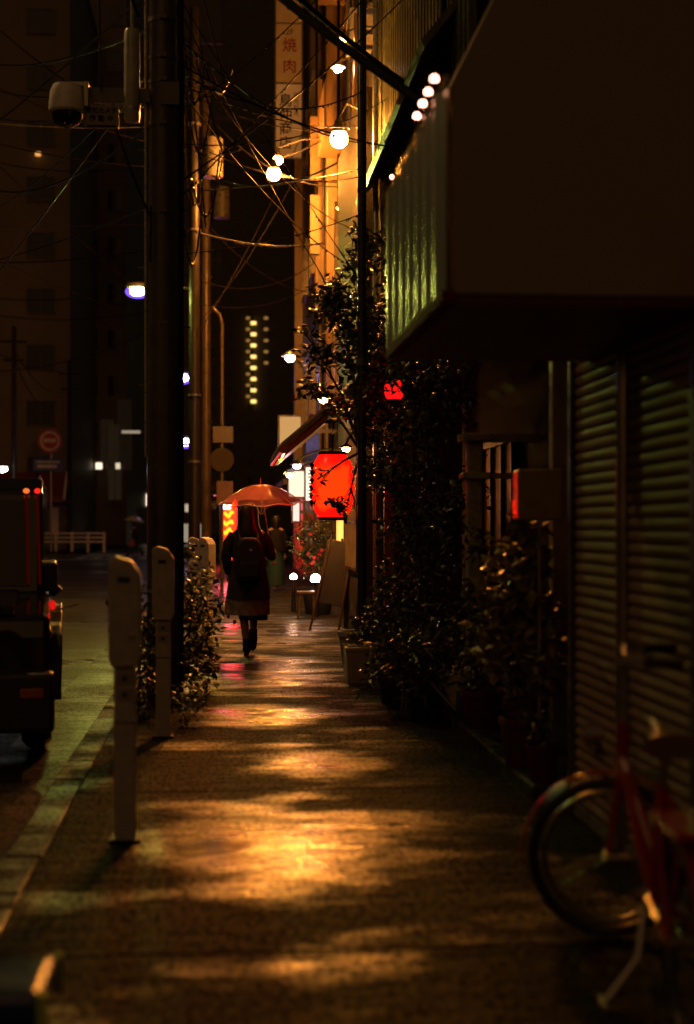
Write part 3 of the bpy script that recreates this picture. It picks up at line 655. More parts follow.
t, w, h = lit_sign('white lit sign with dark lettering rows touching the left side of the red lantern', 312, 484, 25, .22, .58, (1, .72, .55), 1.7)
k = MB(); rg = random.Random(2)
for i in range(9): MB().box((rg.uniform(-.015, .015), -.076, -.23 + i * .058), (rg.uniform(.11, .17), .008, .024)).build('lettering_row', M_ink, t)
lit_sign('cream lit box sign above the tavern eave', 290, 431, 23.5, .34, .46, (1, .52, .17), .62)
lit_sign('small white lit sign below the right edge of the umbrella', 296, 512, 28, .12, .36, (1, .74, .6), 1.2)
t, w, h = lit_sign('tall red standing sign with glowing yellow strokes left of the woman', 228.5, 532, 48, .52, 2.1, (1, .004, .001), 22, stand=True)
k = MB(); rg = random.Random(9)
for i in range(7):
    z = .85 - i * .27
    pts = [(-.16 + .32 * j / 6 + rg.uniform(-.03, .03), -.082, z + .10 * math.sin(j * 1.3 + i) + rg.uniform(-.03, .03)) for j in range(7)]
    k.tube(pts, .045, 6)
k.build('glowing_strokes', glow('yellow_neon', (1, .15, .004), 9), t)
p = W(226.5, 505, 46); t = thing('spot_lamp', 'blue white spot lamp at the top of the tall red sign', 'lamp', p)
MB().ball((0, 0, 0), (.14, .14, .13), 14, 9).build('lens', bulb_mat('spot_bw', (.75, .62, 1), 35, .14), t, smooth=True)
MB().lathe([(.05, .26), (.12, .2), (.17, .06), (.16, .05), (.1, .18)], 14).build('shade', M_steel, t, smooth=True); MB().tube([(0, 0, .24), (-.2, .3, .3), (-.42, -.9, .3)], .02, 6).build('arm', M_steel, t)
for i, (px, py, Y, w, h, s, lab) in enumerate(((99, 466, 94, 0.42, .42, 1.6, 'white lit shop sign deep in the lane beside the maroon awning'), (92, 461, 94.5, .25, .3, .5, 'smaller dim lit sign left of the white one deep in the lane'),
        (118, 466, 94.2, .3, .4, .8, 'small round looking lit sign deep in the lane near the walker'), (131, 432, 94.4, 1.2, .18, .35, 'long flat lit strip sign high over the lane'),
        (148, 500, 120, .6, 1.0, 1.6, 'narrow lit sign at the left edge of the wet utility pole'), (189, 533, 110, 2.6, 1.4, .30, 'dim pale lit shop window beyond the crossing'), (188, 508, 112, .5, .6, .5, 'tiny lit sign above the dim shop window beyond the crossing'))):
    lit_sign(lab, px, py, Y, w, h, (1, .80, .56), s)
for i, (px, y0, y1, s) in enumerate(((72, 424, 462, .008), (107, 420, 470, .010), (115, 425, 500, .014), (124, 400, 470, .007))):
    p = W(px, y1, 95.6); h = (y1 - y0) / FPX * 95.6
    t = thing('lit_window', 'tall dim lit window strip far down the lane, %s' % ('beside the brown corner block', 'above the white shop sign', 'with an orange lower part', 'under the flat strip sign')[i], 'window', p)
    MB().span((-.4, -.1, 0), (.4, 0, h)).build('pane', glow('strip_%d' % px, (1, .62, .32), s), t)
    MB().span((-.5, -.05, -.1), (-.402, .15, h + .1)).span((.402, -.05, -.1), (.5, .15, h + .1)).span((-.03, -.14, 0), (.03, -.102, h)).build('frame', M_steel, t)

# red lantern
LP = W(332.5, 486, 14.5)
t = thing('paper_lantern', 'large glowing red paper lantern with a paler orange middle under the tavern eave', 'lantern', LP)
prof = []
for i in range(33):
    u = -1 + 2 * i / 32; r = .222 * (1 - abs(u) ** 3.2 * .36) * (1 - .012 * (i % 2)); prof.append((r, u * .315))
M_lan = bpy.data.materials.new('lantern_paper'); M_lan.use_nodes = True
n = M_lan.node_tree; n.nodes.clear(); L = n.links
tc = n.nodes.new('ShaderNodeTexCoord'); sx = n.nodes.new('ShaderNodeSeparateXYZ'); L.new(tc.outputs['Object'], sx.inputs[0])
ns = n.nodes.new('ShaderNodeTexNoise'); ns.inputs['Scale'].default_value = 9; ns.inputs['Detail'].default_value = 5; L.new(tc.outputs['Object'], ns.inputs[0])
# orange printed panel on the paper: between x limits and z limits of the lantern itself, brushed edge
def math_(op, a, b=None, c=None):
    m_ = n.nodes.new('ShaderNodeMath'); m_.operation = op
    for i, v in enumerate((a, b, c)):
        if v is None: continue
        if isinstance(v, (int, float)): m_.inputs[i].default_value = v
        else: L.new(v, m_.inputs[i])
    return m_.outputs[0]
wob = math_('MULTIPLY_ADD', ns.outputs[0], .10, -.05)
ax = math_('ABSOLUTE', math_('ADD', math_('ADD', sx.outputs[0], .01), wob)); az = math_('ABSOLUTE', math_('ADD', math_('ADD', sx.outputs[2], .02), math_('MULTIPLY', wob, 1.6)))
e1 = n.nodes.new('ShaderNodeMapRange'); e1.interpolation_type = 'SMOOTHSTEP'; e1.inputs[1].default_value = .20; e1.inputs[2].default_value = .14; L.new(ax, e1.inputs[0])
e2 = n.nodes.new('ShaderNodeMapRange'); e2.interpolation_type = 'SMOOTHSTEP'; e2.inputs[1].default_value = .26; e2.inputs[2].default_value = .16; L.new(az, e2.inputs[0])
msk = math_('MULTIPLY', e1.outputs[0], e2.outputs[0])
mx = n.nodes.new('ShaderNodeMix'); mx.data_type = 'RGBA'; mx.inputs[6].default_value = (1, .0022, .001, 1); mx.inputs[7].default_value = (1, .019, .001, 1); L.new(msk, mx.inputs[0])
em = n.nodes.new('ShaderNodeEmission'); em.inputs[1].default_value = 3.0; L.new(mx.outputs[2], em.inputs[0])
gl = n.nodes.new('ShaderNodeBsdfPrincipled'); gl.inputs['Base Color'].default_value = (.4, .02, .012, 1); gl.inputs['Roughness'].default_value = .3
ad = n.nodes.new('ShaderNodeAddShader'); L.new(em.outputs[0], ad.inputs[0]); L.new(gl.outputs[0], ad.inputs[1])
o = n.nodes.new('ShaderNodeOutputMaterial'); L.new(ad.outputs[0], o.inputs[0])
MB().lathe(prof, 40).build('paper', M_lan, t, smooth=True)
MB().lathe([(.13, .316), (.145, .318), (.145, .35), (.12, .352)], 28).lathe([(.12, -.352), (.145, -.35), (.145, -.318), (.13, -.316)], 28).build('rim', M_dark, t, smooth=True)
k = MB(); rg = random.Random(12)
for i in range(6):
    a = R(196 + rg.uniform(-5, 7)); z = .2 - i * .075; r = .224
    k.tube([(r * math.cos(a + u), r * math.sin(a + u), z + dz) for u, dz in ((-.14, .02), (0, -.015), (.16, .01))], .015, 5).tube([(r * math.cos(a), r * math.sin(a), z + dz) for dz in (.035, -.035)], .014, 5)
k.build('brush_strokes', M_ink, t)
MB().tube([(0, 0, .35), (.0, .0, .52), (.05, .7, .62)], .008, 6).build('cord', M_cable, t)
# second red lantern, half hidden in leaves
p = W(394, 390, 13.2)
t = thing('paper_lantern', 'small red lantern half hidden in the leaves below the canopy end', 'lantern', p)
MB().lathe([(.09 * (1 - abs(u) ** 3 * .3), u * .085) for u in [-1 + i / 8 for i in range(17)]], 24).build('paper', glow('red_small', (1, .006, .006), 1.6), t, smooth=True)
MB().lathe([(.05, .086), (.06, .088), (.06, .1), (.04, .11)], 16).lathe([(.04, -.11), (.06, -.1), (.06, -.088), (.05, -.086)], 16).build('rim', M_dark, t, smooth=True)
MB().tube([(0, 0, .1), (0.01, .0, .9), (.3, .1, 1.6)], .006, 6).build('cord', M_cable, t)

# overhead wires
def wire(a, b, sag, r, label, group='overhead wires across the street', drops=0, seed=0, name='overhead_wire'):
    a, b = Vector(a), Vector(b); rg = random.Random(seed)
    pts = [(b - a) * (i / 24) + Vector((0, 0, -sag * 4 * (i / 24) * (1 - i / 24))) for i in range(25)]
    o = tag(MB().tube(pts, r, 6).build(name, M_cable, None, a, smooth=True), label, 'wire', group)
    if drops:
        k = MB()
        for _ in range(drops):
            u = rg.random(); i = min(23, int(u * 24)); f = u * 24 - i; q = pts[i].lerp(pts[i + 1], f)
            s = rg.uniform(.006, .011); k.ball(q - Vector((0, 0, r + s * .5)), (s, s, s * 1.35), 8, 6)
        k.build('raindrops', M_drop, o, smooth=True)['kind'] = 'stuff'
    return o
gw = 'thin dark overhead wire crossing the night street between poles and walls'
rg = random.Random(21)
for i, (x0, y0, Y0, x1, y1, Y1, sg, r) in enumerate((
    (-20, 12, 30, 190, 150, 24, .25, .012), (-20, 60, 26, 168, 22, 11, .2, .012), (-20, 158, 40, 240, 150, 28, .4, .014), (-20, 183, 24, 150, 128, 11, .3, .013),
    (-20, 84, 26, 150, 88, 11.5, .15, .010), (-20, 113, 30, 170, 100, 14, .2, .010), (-20, 262, 34, 200, 240, 28, .15, .014), (-20, 296, 48, 208, 268, 35, .4, .016),
    (-20, 312, 55, 160, 310, 44, .3, .02), (-20, 342, 60, 60, 372, 75, .3, .02), (-20, 372, 60, 150, 330, 72, .5, .02), (12, 345, 62, 60, 392, 75, .6, .02), (15, 360, 62, 58, 400, 75, 1.0, .02))):
    wire(W(x0, y0, Y0), W(x1, y1, Y1), sg, r, gw, seed=i)
for i in range(15):     # from the thick pole to the steel post, the old house and the tavern wall
    a = Vector((PX + rg.uniform(-.05, .12), PY + .1, rg.uniform(3.4, 5.7)))
    k_ = i % 3
    b = (Vector((1.30, 13.47, rg.uniform(3.6, 6.6))), Vector((1.80, rg.uniform(11.5, 16), rg.uniform(4.2, 7.5))), Vector((1.60, 17.1, rg.uniform(3.6, 6.4))))[k_]
    wire(a, b, rg.uniform(.03, .32), rg.uniform(.004, .009), gw, drops=rg.choice((0, 10, 18)), seed=100 + i)
for i in range(8):      # from the second pole to the lit fronts
    a = Vector((-.58, 28, rg.uniform(5, 10.5))); b = (Vector((2.02, 31.0, rg.uniform(6, 13))), Vector((2.32, rg.uniform(26, 30), rg.uniform(5, 12))))[i % 2]
    wire(a, b, rg.uniform(.1, .5), rg.uniform(.008, .013), gw, seed=120 + i)
for i in range(10):     # across the road to the left
    y0 = rg.uniform(-10, 420); a = Vector((-7.8, rg.uniform(20, 45), 0)); a.z = 5 + rg.uniform(0, 7)
    b = (Vector((PX - .1, PY, rg.uniform(3.6, 5.6))), Vector((-.7, 28, rg.uniform(5, 11))), Vector((-.56, 35, rg.uniform(5.5, 11.5))))[i % 3]
    wire(a, b, rg.uniform(.1, .5), rg.uniform(.006, .012), gw, seed=140 + i)
wire(W(268, -14, 9.5), W(425, 104, 8.2), .02, .030, 'thick dark overhead cable slanting down to the canopy, lower of the two', 'thick cables', 6, 31)
wire(W(285, -14, 11), W(418, 92, 12.5), .03, .022, 'thinner dark cable slanting just above the thick one to the canopy', 'thick cables', 14, 32)
wire(W(212, 176, 27), W(345, 158, 21.2), .30, .014, 'sagging wire with rain glints running below the round lamps', 'thick cables', 40, 33)
wire(W(196, 232, 16), W(322, 243, 24), .1, .012, 'wire strung with glittering raindrops below the pair of round lamps', 'thick cables', 60, 34)
wire(W(99, -10, 10.9), W(101, 90, 10.9), -.03, .008, 'wet cable dropping from above onto the camera arm', 'thick cables', 26, 35)
wire(W(116, 128, 10.9), W(149, 214, 10.9), .03, .010, 'wet cable sloping from the camera notice down to the thick pole', 'thick cables', 34, 36)
wire(W(151, 206, 10.85), W(150, 262, 10.85), 0, .009, 'short wet cable running down the left side of the thick pole', 'thick cables', 6, 37)
wire(W(128, -10, 10.9), W(139, 18, 10.9), 0, .012, 'short bright cable at the top edge above the antenna tube', 'thick cables', 4, 38)
for i, (x0, y0, x1, y1, Y, sg) in enumerate(((182, 20, 205, 60, 11.6, .5), (186, 95, 214, 80, 12, .55), (190, 170, 222, 160, 12.5, .45), (184, 230, 200, 226, 11.5, .3), (200, 40, 232, 70, 13, .35))):
    wire(W(x0, y0, Y), W(x1, y1, Y + .8), sg, .008, 'slack looped cable hanging right of the thick pole', 'slack cable loops', 40, 70 + i)
gd = 'wet cable hanging down beside the thick pole, strung with raindrops'
for i, (x0, y0, x1, y1, Y) in enumerate(((181, -10, 180, 150, 11.2), (184, 60, 182, 235, 11.3), (196, 60, 222, 150, 11.6), (193, 100, 206, 228, 12), (220, 150, 210, 232, 12), (204, 0, 226, 90, 12.5))):
    wire(W(x0, y0, Y), W(x1, y1, Y), 0, .007, gd, 'hanging cables beside the pole', 46, 50 + i)
o = MB().tube([(0, 0, 0), (.01, 0, -.3), (.03, 0, -.62), (.06, 0, -.72), (.10, 0, -.70), (.10, 0, -.55)], .016, 8).build('cable_loop', mat('yellow_cable', (.30, .19, .05), .25), None, W(186, 115, 11.4), smooth=True)
tag(o, 'yellowish wet loop of thick cable hanging close right of the thick pole', 'cable')
k = MB(); rg = random.Random(4)
for i in range(40):
    u = rg.random(); k.ball((.012 + u * .02 + .01 * rg.random(), -.015, -.6 * u), .007, 8, 6)
k.build('raindrops', M_drop, o, smooth=True)['kind'] = 'stuff'
# ================================================================== PARKING METERS
def meter(label, x, y, rz=0):
    t = thing('parking_meter', label, 'parking meter', (x, y, 0), rz, 'parking meters along the kerb')
    head = [(-.070, .80), (-.052, .765), (.052, .765), (.070, .80), (.070, 1.165), (.028, 1.225), (-.042, 1.245), (-.070, 1.222)]
    MB().prism(head, -.075, .075, 'y').build('head', M_meter, t, bevel=.010)
    MB().prism([(-.047, 0), (.047, 0), (.047, .764), (-.047, .764)], -.05, .05, 'y').build('post', M_meter, t, bevel=.008)
    MB().box((-.005, -.077, 1.145), (.05, .012, .022)).build('coin_slot', M_black, t)
    MB().box((.028, -.078, .90), (.028, .012, .020)).build('button', M_galv, t, bevel=.003)
    for zs in (.715, .645):
        sk = MB().box((0, -.0525, zs), (.07, .004, .052)).build('sticker', mat('sticker', (.30, .26, .22), .4), t)
        MB().box((0, -.055, zs), (.02, .004, .02)).build('mark', M_black, sk)
    MB().span((-.0485, -.0515, .52), (.0485, .0515, .526)).build('seam', M_black, t)
    MB().span((-.068, -.065, 0), (.068, .065, .015)).build('base_plate', M_cable, t, bevel=.005)
    return t
meter('nearest and largest grey parking meter by the kerb', -.435, 6.27, R(2))
meter('second grey parking meter, right in front of the thick utility pole', -.40, 9.3, R(1))
meter('small far grey parking meter, left one of the pair above the shrub', W(195, 600, 16.4).x, 16.4, R(4))
meter('small far parking meter lit orange, right one of the pair above the shrub', W(207, 600, 16.2).x, 16.2, R(-35))

# blue topped box in the near left corner
p = W(20, 980, 3.25)
t = thing('bin', 'low bin with a dark blue lid and yellowish body at the near left corner', 'bin', (p.x - .055, 3.3, -.03))
MB().prism([(-.16, -.12), (.095, -.12), (.095, .12), (-.16, .12)], 0.02, .27, 'z').build('body', mat('bin_yellow', (.22, .15, .03), .4, var=.4), t, bevel=.02)
MB().prism([(-.18, -.14), (.115, -.14), (.115, .14), (-.18, .14)], .31, .385, 'z').build('lid', mat('bin_blue', (.02, .05, .24), .2, coat=.4), t, bevel=.02)
MB().span((-.165, -.125, .272), (.10, .125, .309)).build('rim', M_dark, t)
for yb in (-.145, .145): MB().tube([(.118, yb, .29), (.118, yb, .385)], .011, 10).build('corner_glint', mat('green_glint', (.55, .70, .10), .3), t, smooth=True)  # green lamp highlight on the corners, painted as yellow-green strips
MB().box((-.09, -.142, .325), (.035, .006, .02)).box((-.03, -.142, .325), (.03, .006, .02)).build('buckle', M_galv, t)

# ================================================================== CAR
t = thing('parked_car', 'black boxy vehicle with glowing strips for red reflections, cut by the left frame edge', 'car', (-1.0, 8.75, -.10), R(6.3))
M_paint = mat('black_paint', (.010, .009, .009), .10, var=.2, rvar=.03, coat=.8)
M_trim = mat('car_trim', (.02, .02, .02), .4)
M_chr = mat('car_chrome', (.6, .58, .52), .12, 1)
# local: x 0 = kerb side, -1.72 = road side; y 0 = front, +3.9 = rear
MB().prism([(.0, .28), (.0, .80), (.06, .93), (1.02, 1.02), (3.9, 1.02), (3.9, .28)], -1.66, -.06, 'x').build('body', M_paint, t, bevel=.04)
MB().prism([(1.02, 1.0), (1.28, 1.72), (1.42, 1.81), (3.75, 1.81), (3.88, 1.0)], -1.60, -.12, 'x').build('cabin', M_paint, t, bevel=.035)
MB().prism([(.05, .935), (1.0, 1.022), (1.0, 1.05), (.12, .985)], -1.45, -.27, 'x').build('bonnet', M_paint, t, bevel=.03)
M_cg = mat('car_glass', (.006, .006, .007), .04, rvar=.01, spec=.6)
MB().prism([(1.035, 1.07), (1.245, 1.65), (1.262, 1.65), (1.055, 1.07)], -1.50, -.22, 'x').build('windscreen', M_cg, t)
for x0, x1 in ((-.123, -.112), (-1.608, -1.597)):
    MB().prism([(1.30, 1.08), (1.45, 1.60), (2.35, 1.60), (2.35, 1.08)], x0, x1, 'x').prism([(2.45, 1.08), (2.45, 1.60), (3.6, 1.60), (3.72, 1.08)], x0, x1, 'x').build('side_window', M_cg, t)
for xc in (-.06, -1.66):
    s = 1 if xc > -.5 else -1
    for yc in (.78, 3.12):
        k = MB()
        arch = [(.46 * math.cos(a), .46 * math.sin(a)) for a in [math.pi * i / 12 for i in range(13)]]
        inner = [(.37 * math.cos(a), .37 * math.sin(a)) for a in [math.pi * i / 12 for i in range(12, -1, -1)]]
        k.prism([(yc + u, .38 + v) for u, v in arch + inner], xc - .06 if s < 0 else xc - .04, xc + .04 if s < 0 else xc + .07, 'x'); k.build('wheel_arch', M_trim, t, bevel=.012)
        w = MB().torus((xc - s * .09, yc, .355), .265, (.085, .10), 30, 10, Matrix.Rotation(R(90), 3, 'Z')).build('wheel', M_black, t, smooth=True)
        MB().tube([(xc - s * .15, yc, .355), (xc - s * .02, yc, .355)], [.20, .19], 20).build('rim', M_galv, w, smooth=True)
    m_ = MB().prism([(1.16, 1.02), (1.16, 1.22), (1.30, 1.24), (1.34, 1.03)], xc - .14 if s > 0 else xc - .04, xc + .04 if s > 0 else xc + .14, 'x').build('wing_mirror', M_trim, t, bevel=.02)
    MB().tube([(xc + s * .0, 1.27, 1.0), (xc + s * .06, 1.25, 1.05)], .025, 8).build('mirror_arm', M_trim, m_)
    MB().tube([(xc - s * .26, -.02, .72), (xc - s * .26, .05, .72)], [.125, .13], 24).build('headlight', mat('headlamp_glass', (.02, .02, .02), .05, rvar=.01, spec=.9), t, smooth=True)
    MB().tube([(xc - s * .02, .16, .80), (xc - s * .02 , .30, .82)], [.035, .045], 10).build('indicator', mat('amber_lens', (.45, .12, .01), .12), t, smooth=True)
    MB().box((xc - s * .10, -.16, .48), (.14, .03, .06)).build('fog_lamp', mat('amber_lens', (0, 0, 0)), t, bevel=.01)
    MB().box((xc - s * .05, 3.92, .80), (.10, .05, .26)).build('tail_light', mat('red_lens', (.3, .01, .008), .12), t, bevel=.01)
    k = None
    for d0 in (.0, .075):
        a_ = Vector((xc - s * (.075 + d0), 1.022, 1.08)); b_ = Vector((xc - s * (.095 + d0), 1.246, 1.70))
        st_ = MB().tube([a_, b_], .008, 8).build('reflection_strip', glow('strip_red', (1, .016, .006), .035), t, smooth=True)  # red reflections on the pillar, put in as dim glowing strips
        MB().ball(b_ + Vector((0, -.02, .015)), (.022, .016, .018), 12, 8).build('lamp', glow('strip_top_%d' % (d0 > 0), ((1, .02, .008), (1, .16, .03))[d0 > 0], 1.3), st_, smooth=True)  # glowing bead for the bright top of the reflection
    MB().ball((xc + s * .01, .9, .945), (.022, .02, .032), 12, 8).build('glowing_reflector', glow('side_red', (1, .012, .008), .7), t, smooth=True)  # red reflector, its returned light put in as glow
MB().span((-1.68, -.16, .24), (-.03, .02, .60)).build('bumper', M_trim, t, bevel=.03)
g = MB().span((-1.24, -.012, .62), (-.48, .02, .84)).build('grille', M_dark, t)
k = MB()
for i in range(7): k.span((-1.2 + i * .11, -.022, .63), (-1.16 + i * .11, -.012, .83))
k.build('grille_bar', M_chr, g)
MB().tube([(-.16, 1.45, 1.835), (-.16, 3.6, 1.835)], .018, 8).tube([(-1.56, 1.45, 1.835), (-1.56, 3.6, 1.835)], .018, 8).build('roof_rail', M_trim, t, smooth=True)
MB().span((-1.1, -.172, .44), (-.72, -.162, .56)).build('number_plate', mat('plate', (.5, .5, .45), .4), t)
MB().tube([(-.02, .25, .95), (.12, .22, .99)], .006, 6).build('corner_pole', M_galv, t)

# ================================================================== PEOPLE
M_skin = mat('skin', (.42, .24, .16), .45, var=.1)
M_coat = mat('dark_coat', (.030, .024, .020), .8, spec=.2, var=.4, scale=8, bump=.3, bscale=18)
M_skirt = mat('skirt_cloth', (.17, .12, .085), .7, var=.55, scale=13, bump=.3, bscale=16)
M_hair = mat('black_hair', (.014, .010, .008), .35, stretch=(30, 30, 2))
M_bag = mat('backpack_cloth', (.010, .009, .010), .55)
M_shoe = mat('black_shoe', (.012, .010, .010), .25)
def rings(mb, rr, n=24):
    """loft of ellipses (cx, cy, z, rx, ry)"""
    k = len(mb.v)
    for cx_, cy_, z, rx, ry in rr:
        for j in range(n):
            a = 2 * math.pi * j / n; w = 1 + .025 * math.sin(5 * a + z * 9)
            mb.v.append((cx_ + rx * math.cos(a) * w, cy_ + ry * math.sin(a) * w, z))
    for i in range(len(rr) - 1):
        for j in range(n):
            a = k + i * n + j; b = k + i * n + (j + 1) % n; mb.f.append((a, b, b + n, a + n))
    mb.f.append(tuple(k + j for j in reversed(range(n)))); mb.f.append(tuple(k + (len(rr) - 1) * n + j for j in range(n)))
    return mb
def hand(mb, w, d, palm_n, grip=1.0, s=1.0):
    """palm and five bent fingers at wrist w, pointing along d, curling towards palm_n"""
    w, d, pn = Vector(w), Vector(d).normalized(), Vector(palm_n).normalized(); sd = d.cross(pn).normalized()
    c = w + d * .045 * s
    mb.tube([w - d * .01, w + d * .02 * s, w + d * .085 * s], [.020 * s, .030 * s, .034 * s], 10)
    for i, L in enumerate((.070, .080, .075, .058)):
        b = w + d * .082 * s + sd * (.027 - i * .018) * s
        p1 = b + (d * .75 + pn * .65 * grip).normalized() * L * .45 * s; p2 = p1 + (d * .1 + pn * grip).normalized() * L * .33 * s; p3 = p2 + (-d * .55 * grip + pn * .6).normalized() * L * .28 * s
        mb.tube([b - d * .01, b, p1, p2, p3], [.009 * s, .0095 * s, .009 * s, .008 * s, .006 * s], 7)
    b = w + d * .03 * s + sd * .030 * s; p1 = b + (sd * .6 + d * .5 + pn * .5).normalized() * .035 * s; p2 = p1 + (d * .3 + pn * .9 - sd * .2).normalized() * .03 * s
    mb.tube([b - sd * .012, b, p1, p2], [.012 * s, .012 * s, .010 * s, .007 * s], 7)
    return mb
def body(t, joints, radii, edges, hands=()):
    vs, fs = skin_mesh(joints, radii, edges)
    mb = MB().add(vs, fs)
    for h in hands: hand(mb, *h)
    return mb.build('body', M_skin, t, smooth=True)

wp = W(248.5, 655, 15.1)
t = thing('person', 'woman in a dark coat and backpack walking away under a clear umbrella', 'person', (wp.x, 15.1, 0))
J = [(0, 0, .84), (0, .01, 1.10), (0, .02, 1.30), (0, .03, 1.38), (0, .045, 1.47), (0, .05, 1.55),
     (-.085, 0, .80), (-.055, .03, .44), (-.015, -.02, .075), (-.01, .10, .035),
     (.085, .02, .80), (.06, .16, .46), (.05, .02, .20), (.05, .07, .10),
     (.16, .02, 1.27), (.235, .04, 1.04), (.265, .20, 1.055),
     (-.16, .02, 1.27), (-.225, .0, 1.02), (-.20, .12, .86)]
Rr = [.13, .115, .10, .05, .08, .075, .085, .052, .034, .03, .085, .052, .034, .03, .05, .037, .026, .05, .037, .026]
E = [(0, 1), (1, 2), (2, 3), (3, 4), (4, 5), (0, 6), (6, 7), (7, 8), (8, 9), (0, 10), (10, 11), (11, 12), (12, 13), (2, 14), (14, 15), (15, 16), (2, 17), (17, 18), (18, 19)]
bo = body(t, J, Rr, E, [((.265, .20, 1.055), (.06, .6, .35), (-1, 0, .25)), ((-.20, .12, .86), (.02, .3, -1), (1, .2, 0), .5)])
f = MB().ball((-.033, .135, 1.525), .011, 8, 6).ball((.033, .135, 1.525), .011, 8, 6); f.build('eyes', M_white, t, smooth=True)
MB().prism([(-.012, 1.475), (.012, 1.475), (.004, 1.525), (-.004, 1.525)], .125, .155, 'y').build('nose', M_skin, t, bevel=.004)
MB().box((0, .132, 1.452), (.045, .012, .012)).build('mouth', mat('lips', (.35, .10, .08), .4), t, bevel=.004)
MB().ball((-.085, .05, 1.51), (.014, .025, .032), 8, 6).ball((.085, .05, 1.51), (.014, .025, .032), 8, 6).build('ears', M_skin, t, smooth=True)
k = rings(MB(), [(0, .0, 1.22, .03, .03), (0, -.02, 1.225, .14, .08), (0, -.02, 1.30, .145, .095), (0, .005, 1.38, .115, .10), (0, .025, 1.46, .108, .112), (0, .035, 1.54, .105, .115), (0, .035, 1.59, .082, .09), (0, .03, 1.617, .04, .045), (0, .03, 1.62, .005, .005)])
# open the face side by pushing the hair behind the cheeks
k.v = [(x, min(y, .085 if z < 1.55 else .13), z) for x, y, z in k.v]
k.build('hair', M_hair, t, smooth=True)
k = rings(MB(), [(0, 0, .60, .10, .08), (0, 0, .60, .235, .17), (0, 0, .72, .225, .16), (0, .0, .88, .195, .145), (0, .01, 1.02, .175, .13), (0, .02, 1.16, .185, .135), (0, .02, 1.27, .185, .12), (0, .025, 1.325, .12, .09), (0, .03, 1.36, .07, .065)])
k.tube([(.15, .02, 1.285), (.19, .02, 1.21), (.238, .035, 1.05), (.252, .12, 1.045), (.263, .185, 1.052)], [.055, .066, .056, .05, .045], 12).tube([(-.15, .02, 1.285), (-.20, .01, 1.2), (-.235, .0, 1.03), (-.22, .06, .94), (-.205, .105, .875)], [.055, .068, .058, .052, .047], 12)
k.build('coat', M_coat, t, smooth=True)
rings(MB(), [(0, 0, .43, .10, .08), (-.01, .01, .43, .24, .175), (-.005, .01, .56, .238, .165), (0, 0, .75, .215, .155), (0, 0, .9, .18, .14)]).build('skirt', M_skirt, t, smooth=True)
rings(MB(), [(.05, .02, .375, .06, .05), (.055, .02, .375, .15, .13), (.04, .01, .5, .16, .14), (.0, .0, .6, .15, .13)]).build('underskirt', M_coat, t, smooth=True)
bp = MB().prism([(-.14, .80), (.14, .80), (.15, 1.0), (.135, 1.18), (.08, 1.25), (-.08, 1.25), (-.135, 1.18), (-.15, 1.0)], -.27, -.11, 'y').build('backpack', M_bag, t, bevel=.035)
MB().prism([(-.1, .84), (.1, .84), (.1, .99), (-.1, .99)], -.30, -.272, 'y').build('front_pocket', M_bag, bp, bevel=.01)
MB().box((.02, -.273, 1.12), (.03, .006, .02)).build('badge', M_galv, bp)
k = MB()
for s in (-1, 1): k.tube([(s * .09, -.13, 1.22), (s * .10, -.05, 1.335), (s * .105, .07, 1.30), (s * .12, .14, 1.15), (s * .14, .06, .95), (s * .13, -.11, .86)], .016, 8)
k.build('shoulder_straps', M_bag, bp, smooth=True)
MB().tube([(-.022, -.06, .06), (-.016, .02, .05), (-.012, .11, .035), (-.01, .14, .028)], [.04, .042, .036, .022], 12).tube([(-.02, -.035, .18), (-.02, -.04, .05)], [.045, .045], 12).span((-.05, -.075, 0), (-.0, -.02, .045)).build('shoe', M_shoe, t, smooth=True)
MB().tube([(.05, .0, .16), (.05, .05, .105), (.05, .13, .06)], [.04, .042, .03], 12).tube([(.05, .01, .28), (.05, .01, .15)], [.045, .045], 12).build('shoe', M_shoe, t, smooth=True)

# clear umbrella, the red light's pink put into the vinyl colour
ap = Vector((.13, .08, 1.81)); hd = Vector((.255, .265, 1.04)); axd = (ap - hd).normalized()
t = thing('umbrella', 'clear vinyl umbrella painted pink for the red light, held by the woman with the backpack', 'umbrella', Vector((wp.x, 15.1, 0)) + ap)
M_vin = bpy.data.materials.new('pink_lit_vinyl'); M_vin.use_nodes = True; n = M_vin.node_tree; n.nodes.clear(); L = n.links
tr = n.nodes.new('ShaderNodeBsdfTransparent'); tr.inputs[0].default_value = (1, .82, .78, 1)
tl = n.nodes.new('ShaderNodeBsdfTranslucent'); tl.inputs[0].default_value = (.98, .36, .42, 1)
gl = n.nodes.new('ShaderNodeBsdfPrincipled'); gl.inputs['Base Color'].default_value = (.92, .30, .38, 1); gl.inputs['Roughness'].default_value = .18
m1 = n.nodes.new('ShaderNodeMixShader'); m1.inputs[0].default_value = .45; L.new(tl.outputs[0], m1.inputs[1]); L.new(gl.outputs[0], m1.inputs[2])
ns = n.nodes.new('ShaderNodeTexNoise'); ns.inputs['Scale'].default_value = 14; mr = n.nodes.new('ShaderNodeMapRange'); mr.inputs[3].default_value = .34; mr.inputs[4].default_value = .52; L.new(ns.outputs[0], mr.inputs[0])
m2 = n.nodes.new('ShaderNodeMixShader'); L.new(mr.outputs[0], m2.inputs[0]); L.new(tr.outputs[0], m2.inputs[1]); L.new(m1.outputs[0], m2.inputs[2])
o = n.nodes.new('ShaderNodeOutputMaterial'); L.new(m2.outputs[0], o.inputs[0])
